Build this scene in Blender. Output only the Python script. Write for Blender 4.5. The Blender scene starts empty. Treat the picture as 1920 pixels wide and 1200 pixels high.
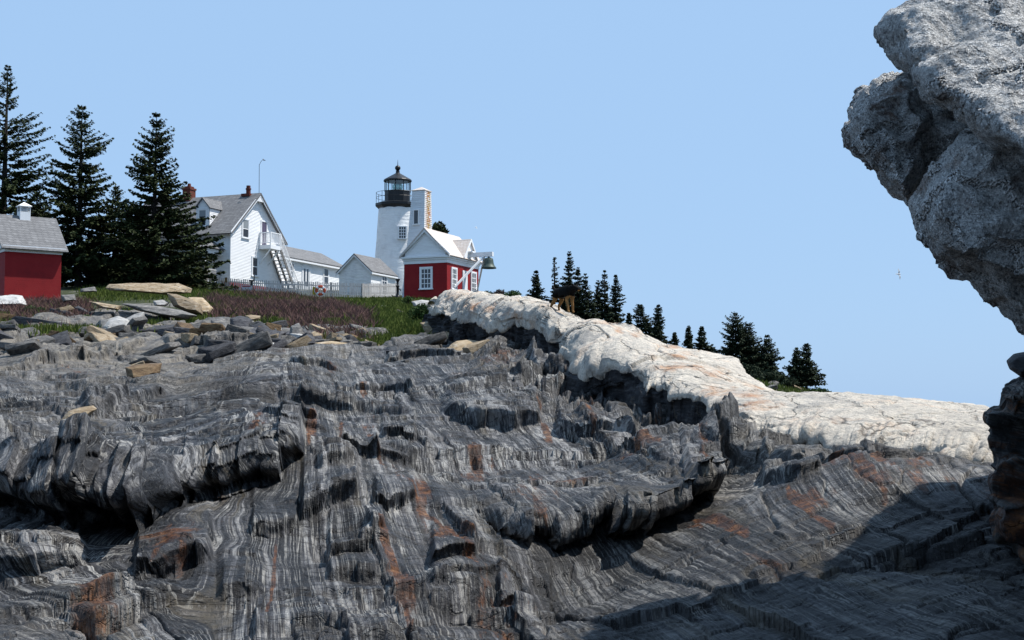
import bpy, bmesh, math, random
import numpy as np
from mathutils import Vector, Matrix

rng = np.random.default_rng(7)
random.seed(7)
sc = bpy.context.scene
COL = sc.collection
R = math.radians

# ------------------------------------------------------------------ camera
F = 2663.0                       # focal length in photo pixels (1920 wide)
PITCH = R(3.76)
cp, sp = math.cos(PITCH), math.sin(PITCH)
cam_d = bpy.data.cameras.new('camera'); cam = bpy.data.objects.new('camera', cam_d)
COL.objects.link(cam); sc.camera = cam
cam_d.sensor_width = 36.0; cam_d.lens = F / 1920 * 36
cam_d.clip_start = 0.1; cam_d.clip_end = 20000
cam.rotation_euler = (R(90) + PITCH, 0, 0)

def P(px, py, D):
    """world point at distance D (along +Y) seen at photo pixel px,py"""
    u = (np.asarray(px, float) - 960) / F; v = (600 - np.asarray(py, float)) / F
    k = cp - v * sp
    return np.stack(np.broadcast_arrays(u / k * D, np.asarray(D, float), (sp + v * cp) / k * D), -1)
def V(px, py, D): return Vector(P(px, py, D).tolist())

# ------------------------------------------------------------------ noise
def _h(ix, iy, iz, seed):
    h = (ix.astype(np.int64) * 374761393 + iy.astype(np.int64) * 668265263 + iz.astype(np.int64) * 2147483647 + seed * 974634777) & 0xFFFFFFFF
    h = ((h ^ (h >> 13)) * 1274126177) & 0xFFFFFFFF
    h = ((h ^ (h >> 16)) * 2246822519) & 0xFFFFFFFF
    h = h ^ (h >> 15)
    return (h & 0xFFFFFF).astype(np.float64) / 0xFFFFFF
Z0 = np.zeros(1, np.int64)
def h2(i, j, seed=0): return _h(i, j, np.zeros_like(i), seed)
def n2(x, y, seed=0):
    ix = np.floor(x); iy = np.floor(y); fx = x - ix; fy = y - iy
    ix = ix.astype(np.int64); iy = iy.astype(np.int64)
    fx = fx * fx * fx * (fx * (fx * 6 - 15) + 10); fy = fy * fy * fy * (fy * (fy * 6 - 15) + 10)
    a = h2(ix, iy, seed); b = h2(ix + 1, iy, seed); c = h2(ix, iy + 1, seed); d = h2(ix + 1, iy + 1, seed)
    return ((a + (b - a) * fx) * (1 - fy) + (c + (d - c) * fx) * fy) * 2 - 1
def f2(x, y, o=4, seed=0, g=0.5):
    s = 0; a = 1; t = 0
    for k in range(o):
        s = s + a * n2(x * 2 ** k + 17.3 * k, y * 2 ** k - 9.1 * k, seed + k); t += a; a *= g
    return s / t
def n3(x, y, z, seed=0):
    i = [np.floor(q) for q in (x, y, z)]; f = [q - w for q, w in zip((x, y, z), i)]
    i = [q.astype(np.int64) for q in i]; f = [q * q * (3 - 2 * q) for q in f]
    r = 0
    for dx in (0, 1):
        for dy in (0, 1):
            for dz in (0, 1):
                w = (f[0] if dx else 1 - f[0]) * (f[1] if dy else 1 - f[1]) * (f[2] if dz else 1 - f[2])
                r = r + w * _h(i[0] + dx, i[1] + dy, i[2] + dz, seed)
    return r * 2 - 1
def f3(p, sc_, o=4, seed=0, g=0.5):
    s = 0; a = 1; t = 0
    for k in range(o):
        q = p * (sc_ * 2 ** k) + 13.7 * k
        s = s + a * n3(q[..., 0], q[..., 1], q[..., 2], seed + k); t += a; a *= g
    return s / t
def vor2(x, y, seed=0, jit=0.9):
    ix = np.floor(x).astype(np.int64); iy = np.floor(y).astype(np.int64)
    d1 = np.full(x.shape, 9.); d2 = np.full(x.shape, 9.); cid = np.zeros(x.shape)
    for dx in (-1, 0, 1):
        for dy in (-1, 0, 1):
            cx = ix + dx; cy = iy + dy
            ox = cx + .5 + jit * (h2(cx, cy, seed) - .5); oy = cy + .5 + jit * (h2(cx, cy, seed + 51) - .5)
            d = np.hypot(x - ox, y - oy); c = h2(cx, cy, seed + 99)
            m = d < d1
            d2 = np.where(m, d1, np.minimum(d2, d)); cid = np.where(m, c, cid); d1 = np.where(m, d, d1)
    return d1, d2, cid
def sstep(a, b, x):
    t = np.clip((x - a) / (b - a), 0, 1); return t * t * (3 - 2 * t)

# ------------------------------------------------------------------ object helpers
def tag(o, label=None, cat=None, group=None, kind=None):
    if label: o['label'] = label
    if cat: o['category'] = cat
    if group: o['group'] = group
    if kind: o['kind'] = kind
    return o
def link(name, me, mat=None, parent=None):
    o = bpy.data.objects.new(name, me); COL.objects.link(o)
    if mat is not None and me is not None: me.materials.append(mat)
    if parent is not None: o.parent = parent
    return o
def empty(name, loc, yaw=0.0, label=None, cat=None, group=None):
    o = bpy.data.objects.new(name, None); COL.objects.link(o)
    o.location = loc; o.rotation_euler = (0, 0, yaw); o.empty_display_size = .3
    return tag(o, label, cat, group)
def mesh_np(name, verts, faces, smooth=True):
    """verts (N,3), faces (M,k) same k"""
    me = bpy.data.meshes.new(name)
    verts = np.ascontiguousarray(verts, np.float32); faces = np.ascontiguousarray(faces, np.int32)
    k = faces.shape[1]; m = len(faces)
    me.vertices.add(len(verts)); me.vertices.foreach_set('co', verts.ravel())
    me.loops.add(m * k); me.loops.foreach_set('vertex_index', faces.ravel())
    me.polygons.add(m); me.polygons.foreach_set('loop_start', np.arange(0, m * k, k, dtype=np.int32))
    me.polygons.foreach_set('use_smooth', np.full(m, smooth))
    me.update(calc_edges=True)
    return me
def attr_vec(me, name, a):
    t = me.attributes.new(name, 'FLOAT_VECTOR', 'POINT'); t.data.foreach_set('vector', np.ascontiguousarray(a, np.float32).ravel())
def attr_col(me, name, r, g, b):
    t = me.attributes.new(name, 'FLOAT_COLOR', 'POINT')
    t.data.foreach_set('color', np.ascontiguousarray(np.stack([r, g, b, np.ones_like(r)], -1), np.float32).ravel())
def grid_faces(nr, nc):
    i = np.arange(nr * nc, dtype=np.int32).reshape(nr, nc)
    return np.stack([i[:-1, :-1], i[:-1, 1:], i[1:, 1:], i[1:, :-1]], -1).reshape(-1, 4)

class MB:
    def __init__(s): s.v = []; s.f = []
    def add(s, vs, fs):
        n = len(s.v); s.v += [tuple(map(float, q)) for q in vs]; s.f += [tuple(n + i for i in f) for f in fs]; return s
    def box(s, x0, y0, z0, x1, y1, z1):
        x0, x1 = min(x0, x1), max(x0, x1); y0, y1 = min(y0, y1), max(y0, y1); z0, z1 = min(z0, z1), max(z0, z1)
        return s.add([(x0,y0,z0),(x1,y0,z0),(x1,y1,z0),(x0,y1,z0),(x0,y0,z1),(x1,y0,z1),(x1,y1,z1),(x0,y1,z1)],
                     [(0,3,2,1),(4,5,6,7),(0,1,5,4),(1,2,6,5),(2,3,7,6),(3,0,4,7)])
    def hexa(s, b, t):       # 4 bottom, 4 top points, same winding (ccw seen from above)
        return s.add(list(b) + list(t), [(0,3,2,1),(4,5,6,7),(0,1,5,4),(1,2,6,5),(2,3,7,6),(3,0,4,7)])
    def prism(s, poly, d):   # planar polygon extruded by vector d
        n = len(poly); d = Vector(d); a = [Vector(p) for p in poly]; b = [p + d for p in a]
        nrm = (a[1] - a[0]).cross(a[2] - a[1])
        fs = [tuple(range(n)), tuple(range(2 * n - 1, n - 1, -1))] + [(i, n + i, n + (i + 1) % n, (i + 1) % n) for i in range(n)]
        if nrm.dot(d) > 0: fs = [tuple(reversed(f)) for f in fs]
        return s.add(a + b, fs)
    def bar(s, p, q, w, h=None, up=(0, 0, 1)):
        h = h or w; p = Vector(p); q = Vector(q); d = (q - p).normalized(); up = Vector(up)
        sd = d.cross(up)
        if sd.length < 1e-4: sd = d.cross(Vector((1, 0, 0)))
        sd.normalize(); u = sd.cross(d).normalized(); sd *= w / 2; u *= h / 2
        return s.hexa([p - sd - u, p + sd - u, q + sd - u, q - sd - u], [p - sd + u, p + sd + u, q + sd + u, q - sd + u])
    def tube(s, path, r, n=8, cap=True):
        path = [Vector(p) for p in path]; rs = r if isinstance(r, (list, tuple)) else [r] * len(path); b = len(s.v)
        for i, p in enumerate(path):
            d = (path[min(i + 1, len(path) - 1)] - path[max(i - 1, 0)]).normalized()
            a = d.cross(Vector((0, 0, 1)) if abs(d.z) < .9 else Vector((1, 0, 0))).normalized(); c = d.cross(a)
            for k in range(n):
                t = 2 * math.pi * k / n; q = p + (a * math.cos(t) + c * math.sin(t)) * rs[i]; s.v.append(tuple(q))
        for i in range(len(path) - 1):
            for k in range(n): s.f.append((b + i*n + k, b + i*n + (k+1) % n, b + (i+1)*n + (k+1) % n, b + (i+1)*n + k))
        if cap: s.f.append(tuple(b + k for k in reversed(range(n)))); s.f.append(tuple(b + (len(path)-1)*n + k for k in range(n)))
        return s
    def lathe(s, prof, n=32, c=(0, 0, 0), cap=True):
        b = len(s.v)
        for r, z in prof:
            for k in range(n):
                t = 2 * math.pi * (k + .5) / n; s.v.append((c[0] + r * math.cos(t), c[1] + r * math.sin(t), c[2] + z))
        for i in range(len(prof) - 1):
            for k in range(n): s.f.append((b + i*n + k, b + i*n + (k+1) % n, b + (i+1)*n + (k+1) % n, b + (i+1)*n + k))
        if cap: s.f.append(tuple(b + k for k in reversed(range(n)))); s.f.append(tuple(b + (len(prof)-1)*n + k for k in range(n)))
        return s
    def build(s, name, mat, parent=None, smooth=False, bevel=0.0):
        me = bpy.data.meshes.new(name); me.from_pydata(s.v, [], s.f)
        if smooth: me.polygons.foreach_set('use_smooth', [True] * len(me.polygons))
        me.update()
        o = link(name, me, mat, parent)
        if bevel:
            m = o.modifiers.new('bevel', 'BEVEL'); m.width = bevel; m.segments = 1
        return o

# ------------------------------------------------------------------ materials
# albedo of each material relative to the tones written below
GAIN = dict(white_paint=1, white_clapboard=1, weathered_clapboard=1, whitewashed_rubble=1, lichen_clapboard=1, dark_window_glass=1, pitted_grey_granite=.95, spruce_needles=1, far_spruce_needles=1, white_granite=.84, banded_slate=.66, weathered_grey_wood=1, pale_cedar_shingle=.85, red_painted_brick=.8)
class NT:
    def __init__(s, name):
        s.m = bpy.data.materials.new(name); s.m.use_nodes = True; s.t = s.m.node_tree; s.t.nodes.clear()
        s.out = s.n('ShaderNodeOutputMaterial'); s.b = s.n('ShaderNodeBsdfPrincipled')
        s.l(s.b.outputs[0], s.out.inputs['Surface'])
        s.b.inputs['Specular IOR Level'].default_value = .3
    def n(s, t, **k):
        q = s.t.nodes.new(t)
        for a, b in k.items(): setattr(q, a, b)
        return q
    def l(s, a, b): s.t.links.new(a, b)
    def _in(s, sock, v):
        if hasattr(v, 'node'): s.l(v, sock)
        else:
            if isinstance(v, (tuple, list)) and len(v) == 3 and sock.type == 'RGBA': v = (*v, 1)
            sock.default_value = v
    def obj(s): return s.n('ShaderNodeTexCoord').outputs['Object']
    def attr(s, name, what='Vector'): return s.n('ShaderNodeAttribute', attribute_name=name).outputs[what]
    def map(s, v, scale=(1, 1, 1), loc=(0, 0, 0), rot=(0, 0, 0)):
        q = s.n('ShaderNodeMapping'); s.l(v, q.inputs[0]); q.inputs['Scale'].default_value = scale
        q.inputs['Location'].default_value = loc; q.inputs['Rotation'].default_value = rot; return q.outputs[0]
    def noise(s, v, scale, det=4, rough=.5, dist=0):
        q = s.n('ShaderNodeTexNoise'); s.l(v, q.inputs['Vector']); q.inputs['Scale'].default_value = scale
        q.inputs['Detail'].default_value = det; q.inputs['Roughness'].default_value = rough; q.inputs['Distortion'].default_value = dist
        return q.outputs[0]
    def vor(s, v, scale, feat='F1', out=0):
        q = s.n('ShaderNodeTexVoronoi', feature=feat); s.l(v, q.inputs['Vector']); q.inputs['Scale'].default_value = scale; return q.outputs[out]
    def ramp(s, v, stops, interp='LINEAR'):
        q = s.n('ShaderNodeValToRGB'); s.l(v, q.inputs[0]); r = q.color_ramp; r.interpolation = interp
        while len(r.elements) < len(stops): r.elements.new(.5)
        for e, (p, c) in zip(r.elements, stops):
            e.position = p; e.color = (c, c, c, 1) if not isinstance(c, (tuple, list)) else (*c, 1)
        return q.outputs[0]
    def math(s, op, a, b=0.0, c=None, clamp=False):
        q = s.n('ShaderNodeMath', operation=op); q.use_clamp = clamp; s._in(q.inputs[0], a); s._in(q.inputs[1], b)
        if c is not None: s._in(q.inputs[2], c)
        return q.outputs[0]
    def mix(s, f, a, b, mode='MIX'):
        q = s.n('ShaderNodeMix', data_type='RGBA', blend_type=mode); s._in(q.inputs[0], f); s._in(q.inputs[6], a); s._in(q.inputs[7], b); return q.outputs[2]
    def sep(s, v):
        q = s.n('ShaderNodeSeparateXYZ'); s.l(v, q.inputs[0]); return q.outputs
    def bump(s, h, dist=.02, strength=1.0, prev=None):
        q = s.n('ShaderNodeBump'); s.l(h, q.inputs['Height']); q.inputs['Distance'].default_value = dist; q.inputs['Strength'].default_value = strength
        if prev is not None: s.l(prev, q.inputs['Normal'])
        return q.outputs[0]
    def fin(s, col, rough=.8, bump=None):
        g = GAIN.get(s.m.name, .8)
        if g != 1: col = s.mix(1.0, col, (g, g, g), 'MULTIPLY')
        s._in(s.b.inputs['Base Color'], col); s._in(s.b.inputs['Roughness'], rough)
        if bump is not None: s.l(bump, s.b.inputs['Normal'])
        return s.m

def simple(name, col, rough=.7, var=.25, scale=3.0, bump=.0, spec=.3, metal=0, stretch=(1, 1, 1)):
    t = NT(name); o = t.map(t.obj(), stretch)
    a = t.noise(o, scale, 5, .6); c = t.ramp(a, [(.25, tuple(x * (1 - var) for x in col)), (.75, tuple(min(1, x * (1 + var)) for x in col))])
    t.b.inputs['Specular IOR Level'].default_value = spec; t.b.inputs['Metallic'].default_value = metal
    return t.fin(c, rough, t.bump(t.noise(o, scale * 8, 4), bump) if bump else None)

M = {}
M['trim'] = simple('white_paint', (.78, .79, .80), .6, .05, 2)
def clap(name, col, dirt):
    t = NT(name); o = t.obj(); a = t.noise(t.map(o, (.4, .4, 3)), 2.5, 6, .65)
    c = t.ramp(a, [(.3, tuple(x * dirt for x in col)), (.6, col)])
    b = t.noise(t.map(o, (1, 1, 8)), 3, 3); return t.fin(c, .65, t.bump(b, .006))
M['clap'] = clap('white_clapboard', (.85, .85, .85), .90)
M['clapold'] = clap('weathered_clapboard', (.72, .74, .76), .82)
def rust_clap():
    t = NT('lichen_clapboard'); o = t.obj(); m = t.attr('mask', 'Color'); r = t.sep(m)[0]
    a = t.noise(t.map(o, (.4, .4, 3)), 2.5, 6, .65)
    c = t.ramp(a, [(.3, (.58, .60, .62)), (.6, (.72, .74, .76))])
    n = t.noise(t.map(o, (2.2, 2.2, 5)), 2.2, 5, .7)
    f = t.math('MULTIPLY', t.ramp(n, [(.38, 0), (.50, 1)]), r)
    rc = t.ramp(t.noise(o, 1.3, 2), [(.4, (.33, .19, .02)), (.6, (.36, .12, .02))])
    return t.fin(t.mix(f, c, rc), .8)
M['clapspot'] = rust_clap()
def redbrick():
    t = NT('red_painted_brick'); o = t.obj()
    br = t.n('ShaderNodeTexBrick'); t.l(t.map(o, (1, 1, 1), rot=(R(90), 0, 0)), br.inputs[0])
    br.inputs['Scale'].default_value = 2.2; br.inputs['Mortar Size'].default_value = .012
    a = t.noise(o, 1.2, 6, .65); c = t.ramp(a, [(.25, (.22, .005, .008)), (.5, (.30, .008, .011)), (.8, (.33, .018, .018))])
    b1 = t.bump(br.outputs['Fac'], .006, .5); return t.fin(c, .7, t.bump(t.noise(o, 14, 4), .01, .6, b1))
M['red'] = redbrick()
def rooft(name, c0, c1, c2, row=.16, sc_=1.0):
    t = NT(name); o = t.obj(); g = t.n('ShaderNodeTexCoord').outputs['Object']
    z = t.sep(o)
    k = t.n('ShaderNodeTexBrick'); k.offset = .5
    cmb = t.n('ShaderNodeCombineXYZ'); t.l(t.math('ADD', z[0], z[1]), cmb.inputs[0]); t.l(z[2], cmb.inputs[1])
    t.l(cmb.outputs[0], k.inputs[0]); k.inputs['Scale'].default_value = 1.0; k.inputs['Row Height'].default_value = row; k.inputs['Brick Width'].default_value = row * 2.2
    k.inputs['Mortar Size'].default_value = .012; k.inputs['Color1'].default_value = (*c0, 1); k.inputs['Color2'].default_value = (*c1, 1); k.inputs['Mortar'].default_value = (*c2, 1)
    k.inputs['Bias'].default_value = 0
    c = t.mix(t.ramp(t.noise(o, 5 * sc_, 5, .7), [(.35, 0), (.7, .75)]), k.outputs[0], c2)
    return t.fin(c, .85, t.bump(k.outputs['Fac'], .02, .6))
M['shingle'] = rooft('grey_asphalt_shingle', (.19, .19, .195), (.28, .28, .285), (.12, .12, .125))
M['cedar'] = rooft('pale_cedar_shingle', (.66, .59, .54), (.74, .69, .65), (.52, .45, .40), .12)
M['glass'] = simple('dark_window_glass', (.035, .04, .05), .08, .3, .8, spec=.6)
M['blind'] = simple('window_blind', (.30, .33, .35), .5, .08, 1)
M['purple'] = simple('purple_grey_door', (.10, .085, .14), .6, .08, 2)
M['brick'] = simple('chimney_brick', (.17, .045, .03), .85, .4, 9, .02)
M['pipe'] = simple('red_flue', (.13, .03, .02), .7, .3, 6)
M['black'] = simple('black_iron', (.012, .012, .014), .45, .3, 4, spec=.4)
M['wood'] = simple('weathered_grey_wood', (.52, .50, .48), .85, .25, 6, .01, stretch=(3, 3, .4))
M['woodd'] = simple('dark_grey_wood', (.20, .19, .18), .85, .25, 6)
M['bell'] = simple('green_bronze', (.075, .10, .085), .5, .3, 6, metal=.3)
M['orange'] = simple('orange_red_plastic', (.62, .09, .03), .5, .1, 6)
M['yellow'] = simple('yellow_board', (.45, .33, .03), .6, .2, 6)
M['signw'] = simple('white_sign_face', (.62, .65, .70), .6, .12, 14)
M['signr'] = simple('red_sign_band', (.35, .05, .05), .6, .1, 6)
M['bark'] = simple('spruce_bark', (.035, .028, .024), .9, .4, 8, .03)
def masonry(name):
    t = NT(name); o = t.obj(); a = t.noise(o, 1.6, 6, .6)
    c = t.ramp(a, [(.25, (.66, .66, .66)), (.55, (.80, .80, .79))])
    z = t.noise(t.map(o, (.8, .8, 3.5)), 1.8, 4, .6)
    return t.fin(c, .7, t.bump(z, .09, .6))
M['tower'] = masonry('whitewashed_rubble')
def lantern_glass():
    t = NT('lantern_glass'); t.b.inputs['Transmission Weight'].default_value = .0
    tr = t.n('ShaderNodeBsdfTransparent'); gl = t.n('ShaderNodeBsdfGlossy'); gl.inputs['Roughness'].default_value = .03
    tr.inputs[0].default_value = (.90, .95, .96, 1); mx = t.n('ShaderNodeMixShader'); mx.inputs[0].default_value = .12
    t.l(tr.outputs[0], mx.inputs[1]); t.l(gl.outputs[0], mx.inputs[2]); t.l(mx.outputs[0], t.out.inputs['Surface']); return t.m
M['lglass'] = lantern_glass()
def lens():
    t = NT('lens_glass'); g = t.n('ShaderNodeBsdfGlossy'); g.inputs[0].default_value = (.45, .6, .58, 1); g.inputs['Roughness'].default_value = .2
    tr = t.n('ShaderNodeBsdfTransparent'); tr.inputs[0].default_value = (.45, .62, .58, 1); mx = t.n('ShaderNodeMixShader'); mx.inputs[0].default_value = .35
    t.l(tr.outputs[0], mx.inputs[1]); t.l(g.outputs[0], mx.inputs[2]); t.l(mx.outputs[0], t.out.inputs['Surface']); return t.m
M['lens'] = lens()
def foliage(name, c0, c1, c2):
    t = NT(name); o = t.obj(); a = t.noise(o, 1.1, 4, .6); b = t.noise(o, 9, 2)
    c = t.ramp(a, [(.3, c0), (.5, c1), (.75, c2)]); c = t.mix(t.math('MULTIPLY', b, .6), c, c2)
    t.b.inputs['Specular IOR Level'].default_value = .15
    return t.fin(c, .8)
M['spruce'] = foliage('spruce_needles', (.013, .022, .009), (.022, .034, .012), (.042, .054, .018))
M['spruce_far'] = foliage('far_spruce_needles', (.012, .022, .014), (.02, .032, .018), (.034, .046, .022))
M['deadtwig'] = simple('bare_grey_twigs', (.10, .095, .09), .9, .3, 5)
M['shrub'] = foliage('shrub_leaves', (.02, .045, .012), (.035, .07, .018), (.06, .10, .025))
M['shrubb'] = foliage('brown_twigs', (.035, .026, .024), (.055, .04, .035), (.07, .055, .04))
M['grass'] = foliage('grass_blades', (.042, .072, .012), (.080, .12, .018), (.14, .16, .034))
M['brush'] = foliage('purple_brown_brush', (.085, .042, .044), (.135, .072, .068), (.21, .125, .10))
M['gull'] = simple('white_feathers', (.7, .7, .7), .8, .1, 3)
M['gullg'] = simple('grey_feathers', (.50, .51, .52), .8, .1, 3)

# ---- rock materials
def slate():
    t = NT('banded_slate'); s = t.attr('strata'); m = t.sep(t.attr('mask', 'Color')); rust, pale, wet_shade = m[0], m[1], m[2]
    o = t.obj()
    b1 = t.noise(t.map(s, (1, .025, .2)), 3.2, 6, .7, .1)
    b2 = t.noise(t.map(s, (1, .018, .12)), 13, 6, .66, .08)
    b3 = t.noise(t.map(s, (1, .03, .12)), 46, 3, .6, .1)
    k = t.math('ADD', t.math('MULTIPLY', b1, 1.0), t.math('ADD', t.math('MULTIPLY', b2, .62), t.math('MULTIPLY', b3, .22)))
    k = t.math('SUBTRACT', k, .43)
    zn = t.ramp(t.noise(t.map(o, (1, .6, 1)), .75, 5, .65), [(.36, .35), (.6, 1.15)])
    k = t.math('ADD', t.math('MULTIPLY', t.math('SUBTRACT', k, .49), zn), t.math('MULTIPLY_ADD', t.noise(t.map(o, (1, .7, 1)), 1.3, 6, .7), .30, .326))
    c = t.ramp(k, [(.38, (.008, .008, .010)), (.445, (.022, .023, .027)), (.50, (.060, .061, .069)), (.55, (.15, .15, .16)), (.61, (.38, .375, .37))])
    # white quartz veins along the layers
    v1 = t.noise(t.map(s, (1, .012, .08), (3.1, 0, 0)), 8, 3, .5, .05)
    vein = t.ramp(v1, [(.482, 0), (.495, 1), (.505, 1), (.518, 0)])
    v1b = t.noise(t.map(s, (1, .01, .08), (7.7, 1, 0)), 20, 3, .5, .03); vein = t.math('MAXIMUM', vein, t.math('MULTIPLY', t.ramp(v1b, [(.47, 0), (.49, 1), (.51, 1), (.53, 0)]), .7))
    v1c = t.noise(t.map(s, (1, .01, .08), (1.7, 4, 0)), 14, 3, .5, .04); c = t.mix(t.ramp(v1c, [(.485, 0), (.497, .85), (.503, .85), (.515, 0)]), c, (.012, .012, .014))
    vm = t.ramp(t.noise(o, .9, 5, .65), [(.42, 0.1), (.58, 1)])
    c = t.mix(t.math('MULTIPLY', t.math('MULTIPLY', vein, vm), t.math('MULTIPLY_ADD', pale, -.6, .85)), c, (.60, .58, .54))
    # tan stripes
    v2 = t.noise(t.map(s, (1, .02, .1), (9.7, 2, 0)), 4.2, 4, .6, .2)
    tan = t.math('MULTIPLY', t.ramp(v2, [(.56, 0), (.63, 1)]), t.ramp(t.noise(o, .55, 4), [(.45, 0), (.6, .8)]))
    c = t.mix(t.math('MULTIPLY', tan, .45), c, (.26, .21, .135))
    # pale weathered zone
    pn = t.noise(o, 1.6, 6, .65)
    pn2 = t.noise(t.map(s, (1, .35, .8)), 2.2, 7, .7, .6); pc = t.ramp(t.math('ADD', t.math('MULTIPLY', pn, .65), t.math('ADD', t.math('MULTIPLY', pn2, .35), t.math('MULTIPLY', b2, .10))), [(.38, (.085, .083, .084)), (.5, (.20, .19, .18)), (.6, (.33, .295, .245)), (.74, (.46, .43, .39))])
    c = t.mix(t.math('MULTIPLY', pale, .9), c, pc)
    # mottled wear
    c = t.mix(t.ramp(t.noise(o, 5.5, 6, .7), [(.35, .35), (.6, 0)]), c, (.03, .031, .034))
    pit = t.ramp(t.noise(o, 34, 4, .8), [(.36, .55), (.44, 0)]); c = t.mix(pit, c, (.014, .014, .016)); sp_ = t.ramp(t.noise(o, 26, 4, .75), [(.58, 0), (.68, .6)]); c = t.mix(sp_, c, (.30, .29, .28))
    # olive algae in low places, shade painted into the slate colour, rust
    c = t.mix(t.math('MULTIPLY', wet_shade, .4), c, t.mix(.35, c, (.055, .045, .022), 'MIX'))
    c = t.mix(t.math('MULTIPLY', wet_shade, .38), c, (.014, .015, .018))
    rn = t.noise(t.map(s, (1, .07, .3)), 10, 7, .76, .15)
    rf = t.math('MULTIPLY', t.ramp(t.math('ADD', rn, t.math('MULTIPLY', rust, .42)), [(.68, 0), (.80, 1)]), t.math('MINIMUM', t.math('MULTIPLY', rust, 2.5), 1.0))
    rc = t.ramp(t.noise(o, 6, 5, .65), [(.32, (.030, .012, .007)), (.48, (.085, .030, .011)), (.60, (.22, .080, .022)), (.74, (.42, .24, .10))])
    c = t.mix(t.math('MULTIPLY', rf, .8), c, rc)
    bp = t.bump(t.math('ADD', t.math('MULTIPLY', b2, .6), t.math('MULTIPLY', b3, .4)), .05, .75)
    bp = t.bump(t.noise(o, 9, 8, .68), .09, .55, bp)
    cn = t.noise(t.map(s, (.5, 1.6, 1)), 2.6, 5, .6, .5); bp = t.bump(t.ramp(cn, [(.485, 1), (.5, 0), (.515, 1)]), .05, .7, bp)
    ck2 = t.noise(t.map(s, (.35, 2.2, 1), (5, 3, 1)), 2.6, 5, .6, .4); c = t.mix(t.ramp(ck2, [(.482, 0), (.5, .85), (.518, 0)]), c, (.012, .012, .014))
    t.b.inputs['Specular IOR Level'].default_value = .22
    rg = t.ramp(b1, [(.3, .50), (.7, .75)])
    return t.fin(c, rg, bp)
M['slate'] = slate()
def granite(name, tone=1.0, white=True):
    t = NT(name); m = t.sep(t.attr('mask', 'Color')); rust, dark, speck = m[0], m[1], m[2]; o = t.obj()
    a = t.noise(o, .9, 7, .65); f = t.noise(o, 16, 6, .75)
    def q(*c): return tuple(x * tone for x in c)
    c = t.ramp(a, [(.3, q(.38, .35, .315)), (.42, q(.66, .595, .505)), (.54, q(.78, .71, .605)), (.68, q(.72, .54, .40))])
    c = t.mix(t.ramp(f, [(.36, .6), (.5, 0)]), c, q(.22, .215, .21))
    c = t.mix(t.math('MULTIPLY', t.ramp(t.noise(o, 38, 4, .8), [(.55, 0), (.66, .7)]), speck), c, q(.17, .17, .175))
    g = t.ramp(t.noise(o, 3.1, 7, .75), [(.47, 0), (.60, .75)]); c = t.mix(t.math('MULTIPLY', g, speck), c, q(.30, .295, .29))
    rn = t.noise(o, 1.7, 8, .75, .6)
    rf = t.math('MULTIPLY', t.ramp(t.math('ADD', rn, t.math('MULTIPLY', rust, .34)), [(.66, 0), (.90, 1)]), t.math('MINIMUM', t.math('MULTIPLY', rust, 3), 1.0))
    rc = t.ramp(t.noise(o, 5, 5, .65), [(.35, q(.55, .33, .19)), (.5, q(.50, .22, .08)), (.65, q(.30, .10, .03))])
    c = t.mix(t.math('MULTIPLY', rf, .8), c, rc)
    bd = t.noise(t.map(o, (1, .3, 2.5), rot=(0, R(-15), R(20))), 6, 5, .65)
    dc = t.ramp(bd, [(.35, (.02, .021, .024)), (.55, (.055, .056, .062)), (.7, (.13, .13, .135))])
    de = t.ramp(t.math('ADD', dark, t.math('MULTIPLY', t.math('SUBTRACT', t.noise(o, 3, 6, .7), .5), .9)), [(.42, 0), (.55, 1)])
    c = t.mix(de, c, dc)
    bp = t.bump(t.noise(o, 4, 8, .7), .14, .6); bp = t.bump(f, .03, .7, bp)
    ck = t.n('ShaderNodeVectorMath', operation='ADD'); nz = t.n('ShaderNodeTexNoise'); t.l(o, nz.inputs[0]); nz.inputs['Scale'].default_value = 1.2; nz.inputs['Detail'].default_value = 5
    vs = t.n('ShaderNodeVectorMath', operation='SCALE'); t.l(nz.outputs[1], vs.inputs[0]); vs.inputs['Scale'].default_value = .9
    t.l(o, ck.inputs[0]); t.l(vs.outputs[0], ck.inputs[1])
    e = t.vor(t.map(ck.outputs[0], (1, .45, 1)), .75, 'DISTANCE_TO_EDGE')
    bp = t.bump(t.ramp(e, [(0, 0), (.02, 1)]), .08, .8, bp); c = t.mix(t.math('MULTIPLY', t.ramp(e, [(0, 1), (.014, 0)]), t.ramp(t.noise(o, 1.5, 4), [(.45, 0), (.6, .8)])), c, q(.16, .14, .12))
    t.b.inputs['Specular IOR Level'].default_value = .2
    return t.fin(c, .85, bp)
M['granite'] = granite('white_granite', 1.0)
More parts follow.
